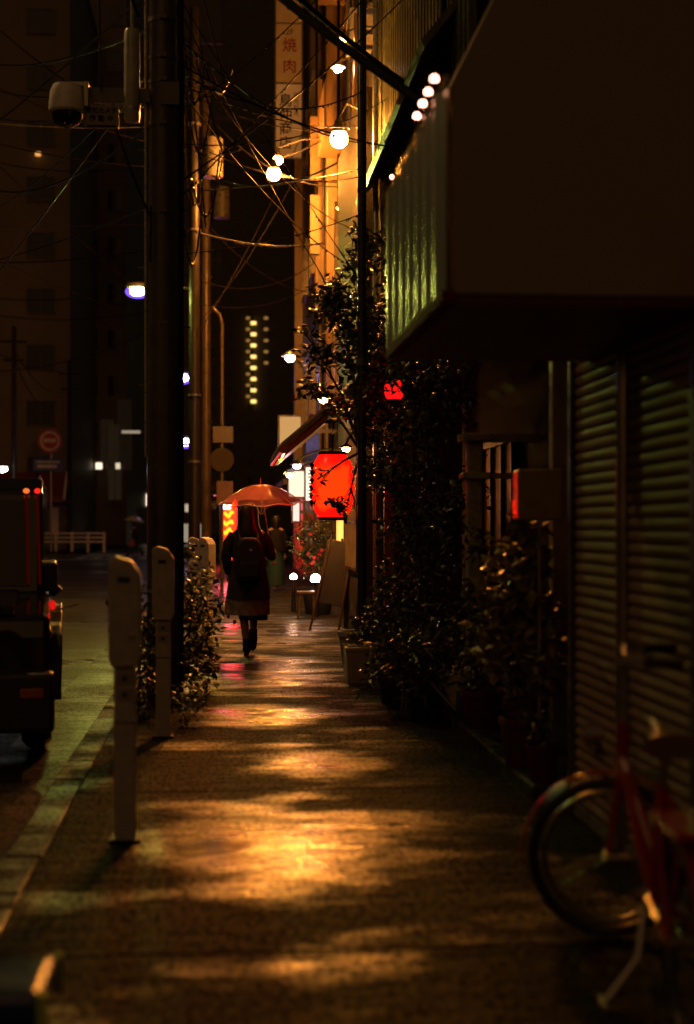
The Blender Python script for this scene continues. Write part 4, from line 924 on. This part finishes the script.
def umbrella_parts(t, tilt, Rad, drop, m_can, shaft_end, ribm):
    Mq = Vector((0, 0, 1)).rotation_difference(tilt).to_matrix()
    def P(r, a): # dome surface, scalloped between 8 ribs
        f = math.cos(a * 4) ** 2
        z = -drop * (r / Rad) ** 1.9
        rr = r * (1 - .06 * (1 - f) * (r / Rad)); z += .018 * (1 - f) * (r / Rad)
        return Mq @ Vector((rr * math.cos(a), rr * math.sin(a), z))
    k = MB(); nr, na = 9, 64
    for i in range(1, nr + 1):
        for j in range(na): k.v.append(tuple(P(Rad * i / nr, 2 * math.pi * j / na)))
    k.v.append((0, 0, 0))
    for i in range(nr - 1):
        for j in range(na): k.f.append((i * na + j, (i + 1) * na + j, (i + 1) * na + (j + 1) % na, i * na + (j + 1) % na))
    for j in range(na): k.f.append((nr * na, j, (j + 1) % na))
    cnp = k.build('canopy', m_can, t, smooth=True)
    h = MB(); h.tube([P(Rad * 1.0, 2 * math.pi * j / na) for j in range(na + 1)], .008, 6, False); h.build('hem', mat('hem_white', (.8, .74, .66), .3), cnp, smooth=True)
    for q in range(8):
        a = 2 * math.pi * q / 8
        MB().tube([P(Rad * i / 8, a) - Mq @ Vector((0, 0, .004)) for i in range(9)], .0045, 5).tube([P(Rad, a), P(Rad * 1.03, a)], .005, 6).tube([P(Rad * .5, a), Mq @ Vector((.01 * math.cos(a), .01 * math.sin(a), -.32))], .0022, 5).build('rib', ribm, t, smooth=True)
    MB().tube([Mq @ Vector((0, 0, .075)), (0, 0, 0), shaft_end], [.004, .006, .006], 8).build('shaft', ribm, t, smooth=True)
    e = Vector(shaft_end); d = e.normalized()
    MB().tube([e - d * .09, e, e + d * .04, e + d * .06 + Vector((.02, 0, 0)), e + d * .05 + Vector((.04, 0, 0))], .012, 8).build('handle', M_white, t, smooth=True)
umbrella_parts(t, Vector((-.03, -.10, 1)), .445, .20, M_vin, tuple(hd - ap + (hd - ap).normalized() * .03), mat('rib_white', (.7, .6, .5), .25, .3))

# second walker, farther on
tp = W(276, 590, 30)
t = thing('person', 'walker in a long teal skirt farther down the lane, right of the woman', 'person', (tp.x, 30, 0))
J2 = [(x * .95, y, z * .98) for x, y, z in J[:14]] + [(.15, .02, 1.25), (.20, .03, .98), (.19, .08, .76), (-.15, .02, 1.25), (-.20, .03, .98), (-.19, .10, .76)]
body(t, J2, Rr, E, [((.19, .08, .76), (0, .2, -1), (-1, .2, 0), .5), ((-.19, .1, .76), (0, .2, -1), (1, .2, 0), .5)])
rings(MB(), [(0, 0, .12, .10, .08), (0, 0, .12, .20, .17), (0, 0, .5, .18, .15), (0, 0, .8, .15, .12), (0, 0, .92, .13, .11)]).build('skirt', mat('teal_cloth', (.016, .055, .052), .6, bump=.3, bscale=14), t, smooth=True)
k = rings(MB(), [(0, 0, .82, .10, .08), (0, 0, .82, .175, .13), (0, .02, 1.05, .165, .12), (0, .02, 1.25, .17, .11), (0, .03, 1.33, .07, .06)])
for s in (-1, 1): k.tube([(s * .14, .02, 1.26), (s * .19, .02, 1.12), (s * .205, .03, .97), (s * .193, .08, .80)], [.05, .056, .05, .044], 10)
k.build('jacket', mat('black_jacket', (.012, .010, .010), .8, spec=.2), t, smooth=True)
rings(MB(), [(0, .02, 1.30, .09, .08), (0, .02, 1.42, .10, .10), (0, .03, 1.52, .10, .11), (0, .03, 1.57, .07, .08), (0, .03, 1.59, .01, .01)]).build('hair', M_hair, t, smooth=True)
for s in (-1, 1): MB().tube([(s * .05, -.04, .05), (s * .05, .05, .045), (s * .05, .14, .03)], [.038, .04, .03], 10).build('shoe', M_shoe, t, smooth=True)

# walker with umbrella on the crossing
cp_ = W(135, 552, 68)
t = thing('person', 'tiny dark figure carrying a red bag over the crossing under a yellowish umbrella', 'person', (cp_.x, 68, -.1), R(80))
J3 = [(0, 0, .84), (0, .01, 1.10), (0, .02, 1.32), (0, .03, 1.40), (0, .045, 1.50), (0, .05, 1.58), (-.085, 0, .80), (-.08, .26, .46), (-.08, .32, .08), (-.08, .44, .04), (.085, .0, .80), (.08, -.08, .45), (.08, -.36, .16), (.08, -.30, .06),
      (.18, .02, 1.28), (.22, .06, 1.04), (.18, .22, 1.12), (-.18, .02, 1.28), (-.22, -.02, 1.0), (-.21, .06, .78)]
body(t, J3, Rr, E, [((.18, .22, 1.12), (0, .5, .5), (-1, 0, 0)), ((-.21, .06, .78), (0, .2, -1), (1, .2, 0), .8)])
k = rings(MB(), [(0, 0, .70, .10, .08), (0, 0, .70, .20, .16), (0, 0, .9, .19, .15), (0, .02, 1.2, .19, .14), (0, .02, 1.30, .15, .1), (0, .03, 1.38, .07, .06)])
for s, a in ((1, [(.16, .02, 1.28), (.225, .06, 1.05), (.19, .19, 1.11)]), (-1, [(-.16, .02, 1.28), (-.225, -.02, 1.0), (-.212, .04, .81)])): k.tube(a, [.06, .058, .048], 10)
k.build('jacket', M_coat, t, smooth=True)
k = MB()
for q in ((6, 7, 8), (10, 11, 12)): k.tube([J3[i] for i in q], [.10, .075, .06], 12)
k.build('trousers', mat('dark_trousers', (.02, .02, .025), .7), t, smooth=True)
rings(MB(), [(0, .02, 1.40, .07, .06), (0, .03, 1.5, .10, .11), (0, .04, 1.60, .10, .11), (0, .04, 1.66, .05, .06), (0, .04, 1.67, .01, .01)]).build('hair', M_hair, t, smooth=True)
MB().tube([(-.08, .28, .05), (-.08, .46, .03)], [.05, .035], 8).tube([(.08, -.38, .13), (.08, -.27, .05)], [.05, .035], 8).build('shoes', M_shoe, t, smooth=True)
tb = thing('bag', 'small dark red bag hanging from the hand of the figure on the crossing', 'bag', (cp_.x - .13, 67.75, .36))
MB().prism([(-.16, 0), (.16, 0), (.13, .30), (-.13, .30)], -.06, .06, 'y').build('pouch', mat('red_bag', (.22, .02, .02), .5), tb, bevel=.02)
MB().tube([(-.09, 0, .29), (-.06, 0, .40), (.06, 0, .40), (.09, 0, .29)], .012, 6).build('handle', M_dark, tb, smooth=True)
tu = thing('umbrella', 'pale yellowish umbrella of the tiny figure on the crossing', 'umbrella', (cp_.x + .02, 68.18, 1.80))
M_yv = mat('yellow_vinyl', (.40, .36, .14), .3)
umbrella_parts(tu, Vector((.18, .05, 1)), .52, .26, M_yv, (-.22, .0, -.72), M_steel)
# ================================================================== PLANTS AND STREET THINGS
def pot(t, r, h, m, square=False, z=0):
    if square: o = MB().prism([(-r, -r), (r, -r), (r, r), (-r, r)], z, z + h, 'z').build('pot', m, t, bevel=.015)
    else: o = MB().lathe([(r * .72, z), (r * .76, z + .01), (r * .95, z + h * .85), (r * 1.04, z + h * .86), (r * 1.04, z + h), (r * .9, z + h), (r * .88, z + h - .03)], 22).build('pot', m, t, smooth=True)
    MB().tube([(0, 0, z + h * .8), (0, 0, z + h * .9)], r * .86, 18).build('soil', M_soil, t)
    return o
def stems(base, blobs, r0, rg, wander=.06):
    k = MB()
    for c, r in blobs:
        a = Vector(base) + Vector((rg.uniform(-.03, .03), rg.uniform(-.03, .03), 0)); c = Vector(c)
        pts = [a.lerp(c, i / 5) + Vector((rg.uniform(-wander, wander), rg.uniform(-wander, wander), 0)) * (i / 5) for i in range(6)]
        k.tube(pts, [r0 * (1 - .13 * i) for i in range(6)], 7)
        for _ in range(5):
            j = rg.randint(2, 5); d = Vector((rg.uniform(-1, 1) * r[0], rg.uniform(-1, 1) * r[1], rg.uniform(-.4, 1) * r[2])) * .9
            k.tube([pts[j], pts[j] + d * .5 + Vector((0, 0, .02)), pts[j] + d], [r0 * .4, r0 * .3, r0 * .15], 5)
    return k
def tree_limbs(base, fork, blobs, r0, rg):
    k = MB(); f = Vector(fork); b = Vector(base)
    k.tube([b, b.lerp(f, .35) + Vector((.02, .015, 0)), b.lerp(f, .7) + Vector((-.015, 0, 0)), f], [r0, r0 * .9, r0 * .8, r0 * .7], 10)
    for c, r in blobs:
        c = Vector(c); m_ = f.lerp(c, .5) + Vector((rg.uniform(-.06, .06), rg.uniform(-.06, .06), .05)); k.tube([f, m_, c], [r0 * .55, r0 * .4, r0 * .2], 7)
        for _ in range(9):
            d = Vector((rg.uniform(-1, 1) * r[0], rg.uniform(-1, 1) * r[1], rg.uniform(-1, 1) * r[2])); k.tube([m_.lerp(c, rg.random()), c + d * .6, c + d], [r0 * .2, r0 * .14, r0 * .06], 5)
    return k
def plant(name, label, x, y, blobs, n, size, ml, potr=None, poth=.25, potm=None, square=False, z=0, cat='plant', group=None, r0=.012, seed=1, aspect=.5, droop=.3):
    t = thing(name, label, cat, (x, y, z), 0, group); rg = random.Random(seed)
    base = (0, 0, poth * .85 if potr else 0)
    if potr: pot(t, potr, poth, potm or M_terra, square)
    if cat == 'tree': tree_limbs(base, (.03, 0, 2.1), blobs, r0, rg).build('trunk', M_bark, t, smooth=True)
    else: stems(base, blobs, r0, rg).build('stems', M_bark, t, smooth=True)
    leaves(MB(), blobs, n, size, droop, seed, aspect).build('crown' if cat == 'tree' else 'leaves', ml, t)
    return t
# shrub round the pole
plant('shrub', 'dense leafy shrub growing round the foot of the thick utility pole', -.46, 11.6, [((.20, .2, .50), (.28, .45, .42)), ((.10, .6, .85), (.22, .35, .30)), ((.24, 0, .75), (.18, .3, .28)), ((-.05, -.4, .45), (.22, .3, .4)), ((.06, .3, 1.02), (.18, .3, .18)), ((.24, -.3, .28), (.2, .3, .25))], 2300, .062, M_leaf3, r0=.018, seed=3)
plant('shrub', 'loose shrub of arching twigs spilling over the kerb behind the near parking meters', -.62, 10.2, [((.0, .2, .62), (.16, .35, .34)), ((-.10, .3, .72), (.18, .3, .22)), ((-.02, -.1, .40), (.16, .3, .32)), ((.16, .0, .25), (.22, .25, .22))], 900, .060, M_leaf, r0=.012, seed=4)
plant('weeds', 'low tuft of weeds at the foot of the second parking meter', -.28, 9.75, [((.0, 0, .14), (.16, .2, .14)), ((.12, .15, .22), (.14, .15, .16))], 260, .06, M_leaf, r0=.005, seed=6, aspect=.25)
# tree at the steel post
plant('tree', 'slender dark leaved tree beside the black steel post, crown over the lantern', 1.30, 13.9, [((.05, 0, 3.2), (.34, .4, .40)), ((-.20, .1, 3.62), (.26, .35, .28)), ((.32, -.2, 2.75), (.30, .4, .36)), ((-.02, 0, 2.55), (.2, .3, .22)), ((.42, -.3, 3.35), (.30, .4, .34)), ((-.42, .1, 3.15), (.18, .25, .22)), ((.05, .1, 4.05), (.22, .3, .25)), ((-.45, .25, 2.75), (.14, .25, .16)), ((-.12, -.15, 1.56), (.19, .15, .13)), ((-.40, -.05, 1.82), (.055, .10, .17)), ((.16, -.1, 1.95), (.16, .2, .25)), ((.25, -.2, 2.35), (.2, .3, .25))],
      4200, .095, M_leaf, .20, .34, M_conc, cat='tree', r0=.032, seed=11)
plant('climber', 'tall dark climbing plant filling the gap between steel post and gate pillar', 1.72, 11.9, [((-.1, 0, 1.2), (.28, .7, .45)), ((-.18, .4, 1.9), (.25, .7, .42)), ((.0, -.3, 2.3), (.24, .6, .36)), ((-.12, .6, 2.7), (.24, .5, .3)), ((-.15, -.3, .65), (.30, .6, .4)), ((-.05, .9, 1.4), (.24, .4, .5)), ((.15, -.6, 1.6), (.25, .4, .5)), ((-.1, -.5, 2.55), (.3, .5, .3))], 3600, .080, M_leaf, .22, .36, M_dark, cat='plant', r0=.02, seed=13)
plant('potted_plant', 'tall yellow green leafy plant in a pot between shutter and mailbox', 1.60, 7.55, [((.03, .1, 1.02), (.15, .25, .26)), ((-.06, .1, .75), (.15, .2, .24)), ((.10, .0, .52), (.15, .2, .18)), ((-.02, .15, 1.2), (.10, .15, .12))], 1200, .095, M_leaf2, .13, .26, M_terra, z=.085, r0=.010, seed=15, aspect=.6)
plant('potted_plant', 'bushy low plant in a dull red pot at the corner of the ledge', 1.64, 9.0, [((-.03, 0, .46), (.20, .24, .2)), ((.1, .1, .62), (.16, .2, .16))], 420, .06, M_leaf3, .14, .24, mat('red_pot', (.09, .014, .010), .3), z=.085, r0=.007, seed=17)
plant('potted_plant', 'grassy plant with long arching blades in front of the gate pillar', 1.42, 10.0, [((0, 0, .36), (.28, .3, .26))], 300, .22, M_leaf, .14, .2, M_dark, r0=.005, seed=19, aspect=.10, droop=-.2)
plant('potted_plant', 'round pot plant trailing over the pavement edge left of the grassy plant', 1.30, 10.9, [((0, 0, .42), (.22, .26, .22)), ((-.06, -.1, .25), (.24, .22, .18))], 520, .055, M_leaf, .13, .22, M_dark, r0=.006, seed=21)
plant('potted_plant', 'small sprig plant in a grey pot behind the two pale planters', 1.36, 12.8, [((0, 0, .62), (.16, .2, .22)), ((.08, 0, .9), (.14, .18, .18))], 340, .06, M_leaf3, .12, .3, M_conc, r0=.007, seed=23)
plant('potted_plant', 'large leaved plant in a terracotta pot at the foot of the beige porch post', 1.83, 8.5, [((-.02, 0, .55), (.16, .25, .22)), ((.05, .1, .8), (.14, .2, .16))], 170, .13, M_leaf, .13, .24, M_terra, z=.085, r0=.008, seed=25, aspect=.6)
plant('potted_plant', 'spindly dark plant in a black pot standing on the ledge before the door', 1.70, 9.6, [((-.02, 0, .75), (.14, .2, .28)), ((.05, .1, 1.1), (.12, .16, .18))], 260, .07, M_leaf, .11, .22, M_dark, z=.085, r0=.006, seed=27)
plant('potted_plant', 'little herb in a red pot next to the bicycle wheel on the ledge end', 1.60, 7.08, [((0, 0, .30), (.10, .1, .1))], 130, .05, M_leaf3, .085, .19, mat('red_pot', (0, 0, 0)), z=.085, r0=.004, seed=29)
# planters
def planter(label, x, y, w, d, h, m, seed, slot=False):
    t = thing('planter', label, 'planter', (x, y, 0))
    MB().prism([(-w * .46, 0), (w * .46, 0), (w * .5, h), (-w * .5, h)], -d / 2, d / 2, 'y').build('box', m, t, bevel=.012)
    MB().span((-w * .52, -d * .53, h - .04), (w * .52, d * .53, h - .002)).build('rim', m, t, bevel=.008)
    MB().span((-w * .45, -d * .45, h - .03), (w * .45, d * .45, h + .004)).build('soil', M_soil, t)
    if slot: MB().box((0, -d * .53 - .004, h - .07), (w * .28, .012, .035)).build('hand_slot', M_black, t)
    rg = random.Random(seed); bl = [((-.05, 0, h + .13), (w * .4, d * .4, .13)), ((.08, 0, h + .22), (w * .25, d * .3, .14))]
    stems((0, 0, h), bl, .006, rg, .03).build('stems', M_bark, t, smooth=True)
    leaves(MB(), bl, 240, .055, .3, seed).build('leaves', M_leaf, t)
planter('pale plastic planter at the pavement edge, left of the pair by the lantern', W(362, 680, 12.4).x, 12.45, .30, .34, .32, mat('planter_beige', (.34, .27, .19), .35, var=.2), 31)
planter('grey plastic planter with a hand slot, right of the pair by the lantern', W(389, 680, 12.0).x, 12.05, .32, .34, .36, mat('planter_grey', (.22, .19, .15), .38, var=.2), 33, True)
# big flower tub beyond the sign
t = plant('flower_tub', 'round leafy bush with small red flowers in a tub behind the leaning menu board', W(318, 600, 22).x, 22, [((-.05, 0, .95), (.34, .4, .34)), ((.12, 0, 1.2), (.28, .35, .28)), ((-.18, .1, 1.25), (.24, .3, .25)), ((.1, -.1, .70), (.30, .3, .22))], 1700, .07, M_leaf, .26, .42, M_dark, r0=.014, seed=35)
k = MB(); rg = random.Random(8)
for _ in range(9):
    c = Vector((rg.uniform(-.2, .3), -.36 + rg.uniform(-.06, .06), rg.uniform(.75, 1.25)))
    for j in range(5): a = j * 1.257; k.leaf(c, .035, .03, Vector((math.cos(a), -.4, math.sin(a))), Vector((0, -1, 0)))
k.build('flowers', mat('red_petal', (.55, .03, .025), .4), t)
p = W(315.5, 579, 21.3); t = thing('ground_lamp', 'low violet white ground lamp glowing at the foot of the flower tub', 'lamp', (p.x, 21.3, 0))
MB().ball((0, 0, p.z), .075, 14, 10).build('bulb', bulb_mat('gl1', (1, .68, .55), 8, .075), t, smooth=True); MB().tube([(0, 0, 0), (0, 0, p.z - .06)], [.05, .022], 10).lathe([(.02, p.z - .08), (.06, p.z - .06), (.065, p.z - .045)], 12).build('stand', M_dark, t, smooth=True)
p = W(293.5, 577, 22.6); t = thing('ground_lamp', 'smaller pinkish ground lamp left of the flower tub', 'lamp', (p.x, 22.6, 0))
MB().ball((0, 0, p.z), .055, 14, 10).build('bulb', bulb_mat('gl2', (1, .55, .35), 5, .055), t, smooth=True); MB().tube([(0, 0, 0), (0, 0, p.z - .04)], [.045, .02], 10).lathe([(.02, p.z - .06), (.05, p.z - .045), (.055, p.z - .03)], 12).build('stand', M_dark, t, smooth=True)
p = W(305, 600, 20.6); t = thing('stool', 'small dark wooden stool standing before the flower tub', 'stool', (p.x + .02, 20.7, 0))
MB().box((0, 0, .40), (.26, .26, .04)).build('seat', M_wood, t, bevel=.008)
for sx in (-.1, .1):
    for sy in (-.1, .1): MB().tube([(sx * 1.1, sy * 1.1, 0), (sx, sy, .38)], .015, 8).build('leg', M_wood, t, smooth=True)
# leaning menu board
bx = W(333, 625, 19.0)
t = thing('menu_board', 'dark leaning menu board on splayed wooden legs under the red lantern', 'sign', (bx.x - .02, 18.6, 0), R(-24))
tl_ = Matrix.Rotation(R(-10), 3, 'X')
MB().box((0, .08, .75), (.40, .03, .85), M=Matrix.Rotation(R(9), 3, 'Y') @ tl_).build('board', mat('chalkboard', (.02, .018, .015), .5), t, bevel=.006)
for s in (-1, 1): MB().tube([(s * .20 - .10, -.10, 0), (s * .16 + .08, .16, 1.25)], .017, 8).build('leg', M_wood, t, smooth=True)
MB().tube([(.0, .42, 0), (.06, .16, 1.2)], .017, 8).build('leg', M_wood, t, smooth=True)
# mailbox beside the shutter
mx_ = W(538, 495, 7.45)
t = thing('mailbox', 'grey square mailbox on a thin post above the yellow green plant', 'mailbox', (mx_.x, 7.45, .085), R(-4.6))
MB().span((-.118, -.10, mx_.z - .085 - .135), (.118, .12, mx_.z - .085 + .135)).build('box', mat('mailbox_grey', (.34, .29, .21), .30, var=.12), t, bevel=.012)
MB().span((-.121, -.09, mx_.z - .21), (-.1185, .11, mx_.z + .04)).build('side_door', mat('mailbox_side', (.55, .5, .45), .12, .8), t)
MB().tube([(.01, .01, 0), (.01, .01, mx_.z - .222)], .013, 10).build('post', mat('brass_post', (.42, .32, .16), .25, .7), t, smooth=True)
MB().tube([(.01, .01, 0), (.01, .01, .02)], .05, 14).build('foot', M_steel, t)
# hanging planter hook pipe, hose, bucket: small clutter on the ledge
t = thing('bucket', 'pale plastic bucket on the ledge beside the gate pillar plinth', 'bucket', (1.64, 10.1, .085))
MB().lathe([(.09, 0), (.10, .005), (.125, .22), (.132, .225), (.132, .24), (.12, .24), (.095, .02)], 22).build('body', M_white, t, smooth=True); MB().torus((0, 0, .225), .128, .004, 20, 6, None, 0, math.pi).build('handle', M_galv, t, smooth=True)
t = thing('watering_can', 'dark green watering can on the ledge left of the red pot plant', 'watering can', (1.62, 9.35, .085), R(160))
MB().lathe([(.09, 0), (.095, .01), (.09, .2), (.06, .22), (.02, .222)], 20).build('body', mat('can_green', (.02, .05, .03), .3), t, smooth=True); MB().tube([(.08, 0, .05), (.2, 0, .17), (.26, 0, .24)], [.02, .014, .012], 8).tube([(.26, 0, .24), (.285, 0, .265)], [.013, .04], 10).build('spout', M_steel, t, smooth=True); MB().torus((-.07, 0, .15), .08, .009, 20, 6, None, R(60), R(290)).build('handle', M_steel, t, smooth=True)
# guard fence at the crossing
p0, p1 = W(40, 548, 74.8), W(104, 548, 74.8)
t = thing('guard_fence', 'white pipe guard fence at the far side of the crossing', 'fence', (p0.x, 74.8, 0)); w = p1.x - p0.x
M_wp = mat('white_paint', (.72, .68, .55), .4)
for i in range(5): MB().tube([(w * i / 4, 0, -.05), (w * i / 4, 0, 1.02)], .085, 12).build('post', M_wp, t, smooth=True)
for z in (.5, .72, .94): MB().tube([(0, 0, z), (w, 0, z)], .055, 10).build('rail', M_wp, t, smooth=True)
# no entry sign
p = W(50, 441, 74); t = thing('no_entry_sign', 'round red and white road sign above a blue plate before the brown corner block', 'sign', (p.x, 74, 0))
MB().tube([(.05, .08, 0), (.05, .08, p.z + .5)], .05, 10).build('post', M_galv, t, smooth=True)
d = MB().tube([(0, 0, p.z), (0, .03, p.z)], .62, 32).build('round_plate', mat('sign_rim_red', (.42, .03, .025), .4), t, smooth=True)
MB().tube([(0, -.012, p.z), (0, -.001, p.z)], .50, 32).build('white_field', mat('sign_white', (.62, .58, .5), .4), d, smooth=True)
MB().tube([(0, -.022, p.z), (0, -.013, p.z)], .40, 32).build('red_disc', mat('sign_rim_red', (0, 0, 0)), d, smooth=True)
MB().box((0, -.03, p.z + .03), (.62, .012, .2)).build('white_bar', mat('sign_white', (0, 0, 0)), d)
b_ = MB().box((-.1, 0, p.z - 1.22), (1.5, .03, .62)).build('blue_plate', mat('sign_blue', (.03, .09, .34), .4), t)
MB().box((-.1, -.02, p.z - 1.08), (1.2, .01, .09)).box((-.15, -.02, p.z - 1.30), (1.0, .01, .16)).build('white_marks', mat('sign_white', (0, 0, 0)), b_)

# ================================================================== BICYCLE
t = thing('bicycle', 'red small wheeled bicycle on a two legged stand in front of the shutter', 'bicycle', (1.257, 4.107, 0), R(-5))
M_brd = mat('bike_red', (.42, .028, .02), .18, var=.1, coat=.5, rvar=.05)
Zh = .29
def wheel(name, c, Mw, parent):
    w = MB().torus(c, .248, .019, 40, 10, Mw).build(name, M_black, parent, smooth=True)
    MB().torus(c, .212, (.012, .014), 40, 8, Mw).build('rim', M_steel, w, smooth=True)
    k = MB()
    for i in range(20):
        a = 2 * math.pi * i / 20; s = .02 * (-1) ** i
        k.tube([Vector(c) + Mw @ Vector((.015 * math.cos(a + .8), s, .015 * math.sin(a + .8))), Vector(c) + Mw @ Vector((.205 * math.cos(a), 0, .205 * math.sin(a)))], .0013, 4)
    k.build('spokes', M_steel, w); MB().tube([Vector(c) + Mw @ Vector((0, -.045, 0)), Vector(c) + Mw @ Vector((0, .045, 0))], .018, 10).build('hub', M_galv, w, smooth=True)
# wheels lie in the local x=0 plane when straight; MW maps torus plane (xz) to (yz)
MY = Matrix.Rotation(R(90), 3, 'Z')
STE = R(79); MS = Matrix.Rotation(STE, 3, 'Z') @ MY
hub = Vector((-.03, .56, Zh - .02))
wheel('front_wheel', hub, MS, t); wheel('rear_wheel', (0, -.42, Zh - .02), MY, t)
MB().torus(hub, .285, (.006, .030), 30, 8, MS, R(-5), R(165)).build('front_mudguard', M_brd, t, smooth=True)
MB().torus((0, -.42, Zh - .02), .285, (.006, .030), 30, 8, MY, R(5), R(205)).build('rear_mudguard', M_brd, t, smooth=True)
bb = Vector((0, 0, .29)); h0 = Vector((0, .47, .62)); h1 = Vector((0, .43, .74)); sc = Vector((0, -.14, .64))
MB().tube([bb, h0], .019, 12).tube([bb, sc], .017, 12).tube([h0 - Vector((0, -.005, .02)), h1], .022, 12).tube([h0 + Vector((0, -.03, .0)), bb.lerp(sc, .35)], .014, 10).build('frame', M_brd, t, smooth=True)
k = MB()
for s in (-1, 1): k.tube([bb + Vector((s * .02, 0, 0)), (s * .05, -.42, Zh - .02)], .010, 8).tube([sc + Vector((s * .015, 0, -.03)), (s * .05, -.42, Zh - .02)], .008, 8)
k.build('rear_stays', M_brd, t, smooth=True)
fo = MB(); ax = MS @ Vector((0, 1, 0))
for s in (-1, 1): fo.tube([h0 + Vector((0, .005, -.02)), Vector((0, .49, .57)) + ax * s * .045, hub + ax * s * .05], .011, 8)
fo.build('fork', M_brd, t, smooth=True)
ds = MS @ Vector((1, 0, 0)); sdv = MS @ Vector((0, 1, 0)); st = Vector((0, .415, .86))
hb = MB().tube([h1, st, st + Vector((0, 0, .04))], .013, 10).tube([st + sdv * .27 - ds * .10 + Vector((0, 0, .10)), st + sdv * .20 + Vector((0, 0, .11)), st + sdv * .06 + Vector((0, 0, .04)), st - sdv * .06 + Vector((0, 0, .04)), st - sdv * .20 + Vector((0, 0, .11)), st - sdv * .27 - ds * .10 + Vector((0, 0, .10))], .011, 8).build('handlebar', M_galv, t, smooth=True)
for s in (-1, 1):
    MB().tube([st + sdv * s * .25 - ds * .06 + Vector((0, 0, .10)), st + sdv * s * .285 - ds * .17 + Vector((0, 0, .098))], .017, 10).build('grip', M_black, hb, smooth=True)
    MB().tube([st + sdv * s * .21 + ds * .03 + Vector((0, 0, .10)), st + sdv * s * .26 - ds * .10 + Vector((0, 0, .07))], .005, 6).build('brake_lever', M_galv, hb, smooth=True)
MB().ball(st + sdv * .10 + Vector((0, 0, .08)), (.026, .026, .018), 12, 8).build('bell', mat('chrome', (0, 0, 0)), hb, smooth=True)
MB().tube([st + ds * .07 + Vector((0, 0, -.16)), st + ds * .13 + Vector((0, 0, -.16))], [.025, .04], 14).build('headlight', M_galv, t, smooth=True)
MB().tube([st + sdv * .2 + Vector((0, 0, .1)), st + ds * .12 + Vector((.03, 0, .06)), h1 + Vector((.03, .02, -.02)), bb.lerp(h0, .6) + Vector((.02, 0, -.02))], .003, 5).build('brake_cable', M_black, t, smooth=True)
MB().tube([sc, sc + Vector((0, -.03, .10))], .013, 10).build('seat_post', M_galv, t, smooth=True)
sd_ = MB(); rr = []
for i in range(11):
    u = i / 10; y = .13 - .27 * u; w = .018 + .075 * max(0, (u - .25) / .75) ** 1.2 if u > .25 else .018 + .006 * u
    rr.append((y, w))
n = 14
for y, w in rr:
    for j in range(n):
        a = 2 * math.pi * j / n; sd_.v.append((w * math.cos(a), y, .775 + (.026 if math.sin(a) > 0 else .045) * math.sin(a) + .012 * ((y + .05) / .12) ** 2 * .8))
for i in range(len(rr) - 1):
    for j in range(n): a = i * n + j; b_2 = i * n + (j + 1) % n; sd_.f.append((a, b_2, b_2 + n, a + n))
sd_.f.append(tuple(reversed(range(n)))); sd_.f.append(tuple((len(rr) - 1) * n + j for j in range(n)))
o = sd_.build('saddle', mat('saddle_brown', (.14, .085, .06), .35), t, smooth=True); o.location = (0, -.16, 0)
k = MB()
for s in (-1, 1): k.tube([bb + Vector((s * .03, -.03, -.02)), (s * .06, -.09, .13), (s * .165, -.13, .012)], .010, 8).tube([(s * .165, -.09, .011), (s * .17, -.18, .011)], .011, 8)
k.build('stand', M_galv, t, smooth=True)
cr = MB().torus(bb + Vector((.045, 0, 0)), .075, (.008, .004), 28, 6, MY).tube([bb + Vector((-.06, 0, 0)), bb + Vector((.06, 0, 0))], .016, 10).build('crank', M_galv, t, smooth=True)
for s in (-1, 1):
    MB().tube([bb + Vector((s * .06, 0, 0)), bb + Vector((s * .065, s * .09, -s * .12))], .009, 8).build('crank_arm', M_galv, cr, smooth=True)
    MB().box(bb + Vector((s * .115, s * .09, -s * .12)), (.085, .06, .022)).build('pedal', M_black, cr, bevel=.005)
MB().tube([bb + Vector((.045, 0, .076)), (.045, -.42, Zh + .02)], .005, 6).tube([bb + Vector((.045, 0, -.076)), (.045, -.42, Zh - .06)], .005, 6).build('chain', M_steel, t)
MB().span((-.075, -.62, .585), (.075, -.30, .60)).tube([(-.06, -.60, .588), (-.05, -.44, Zh)], .006, 6).tube([(.06, -.60, .588), (.05, -.44, Zh)], .006, 6).build('rear_rack', M_brd, t)
MB().ball((0, -.715, .42), (.022, .014, .022), 12, 8).build('rear_reflector', mat('red_lens', (0, 0, 0)), t, smooth=True)
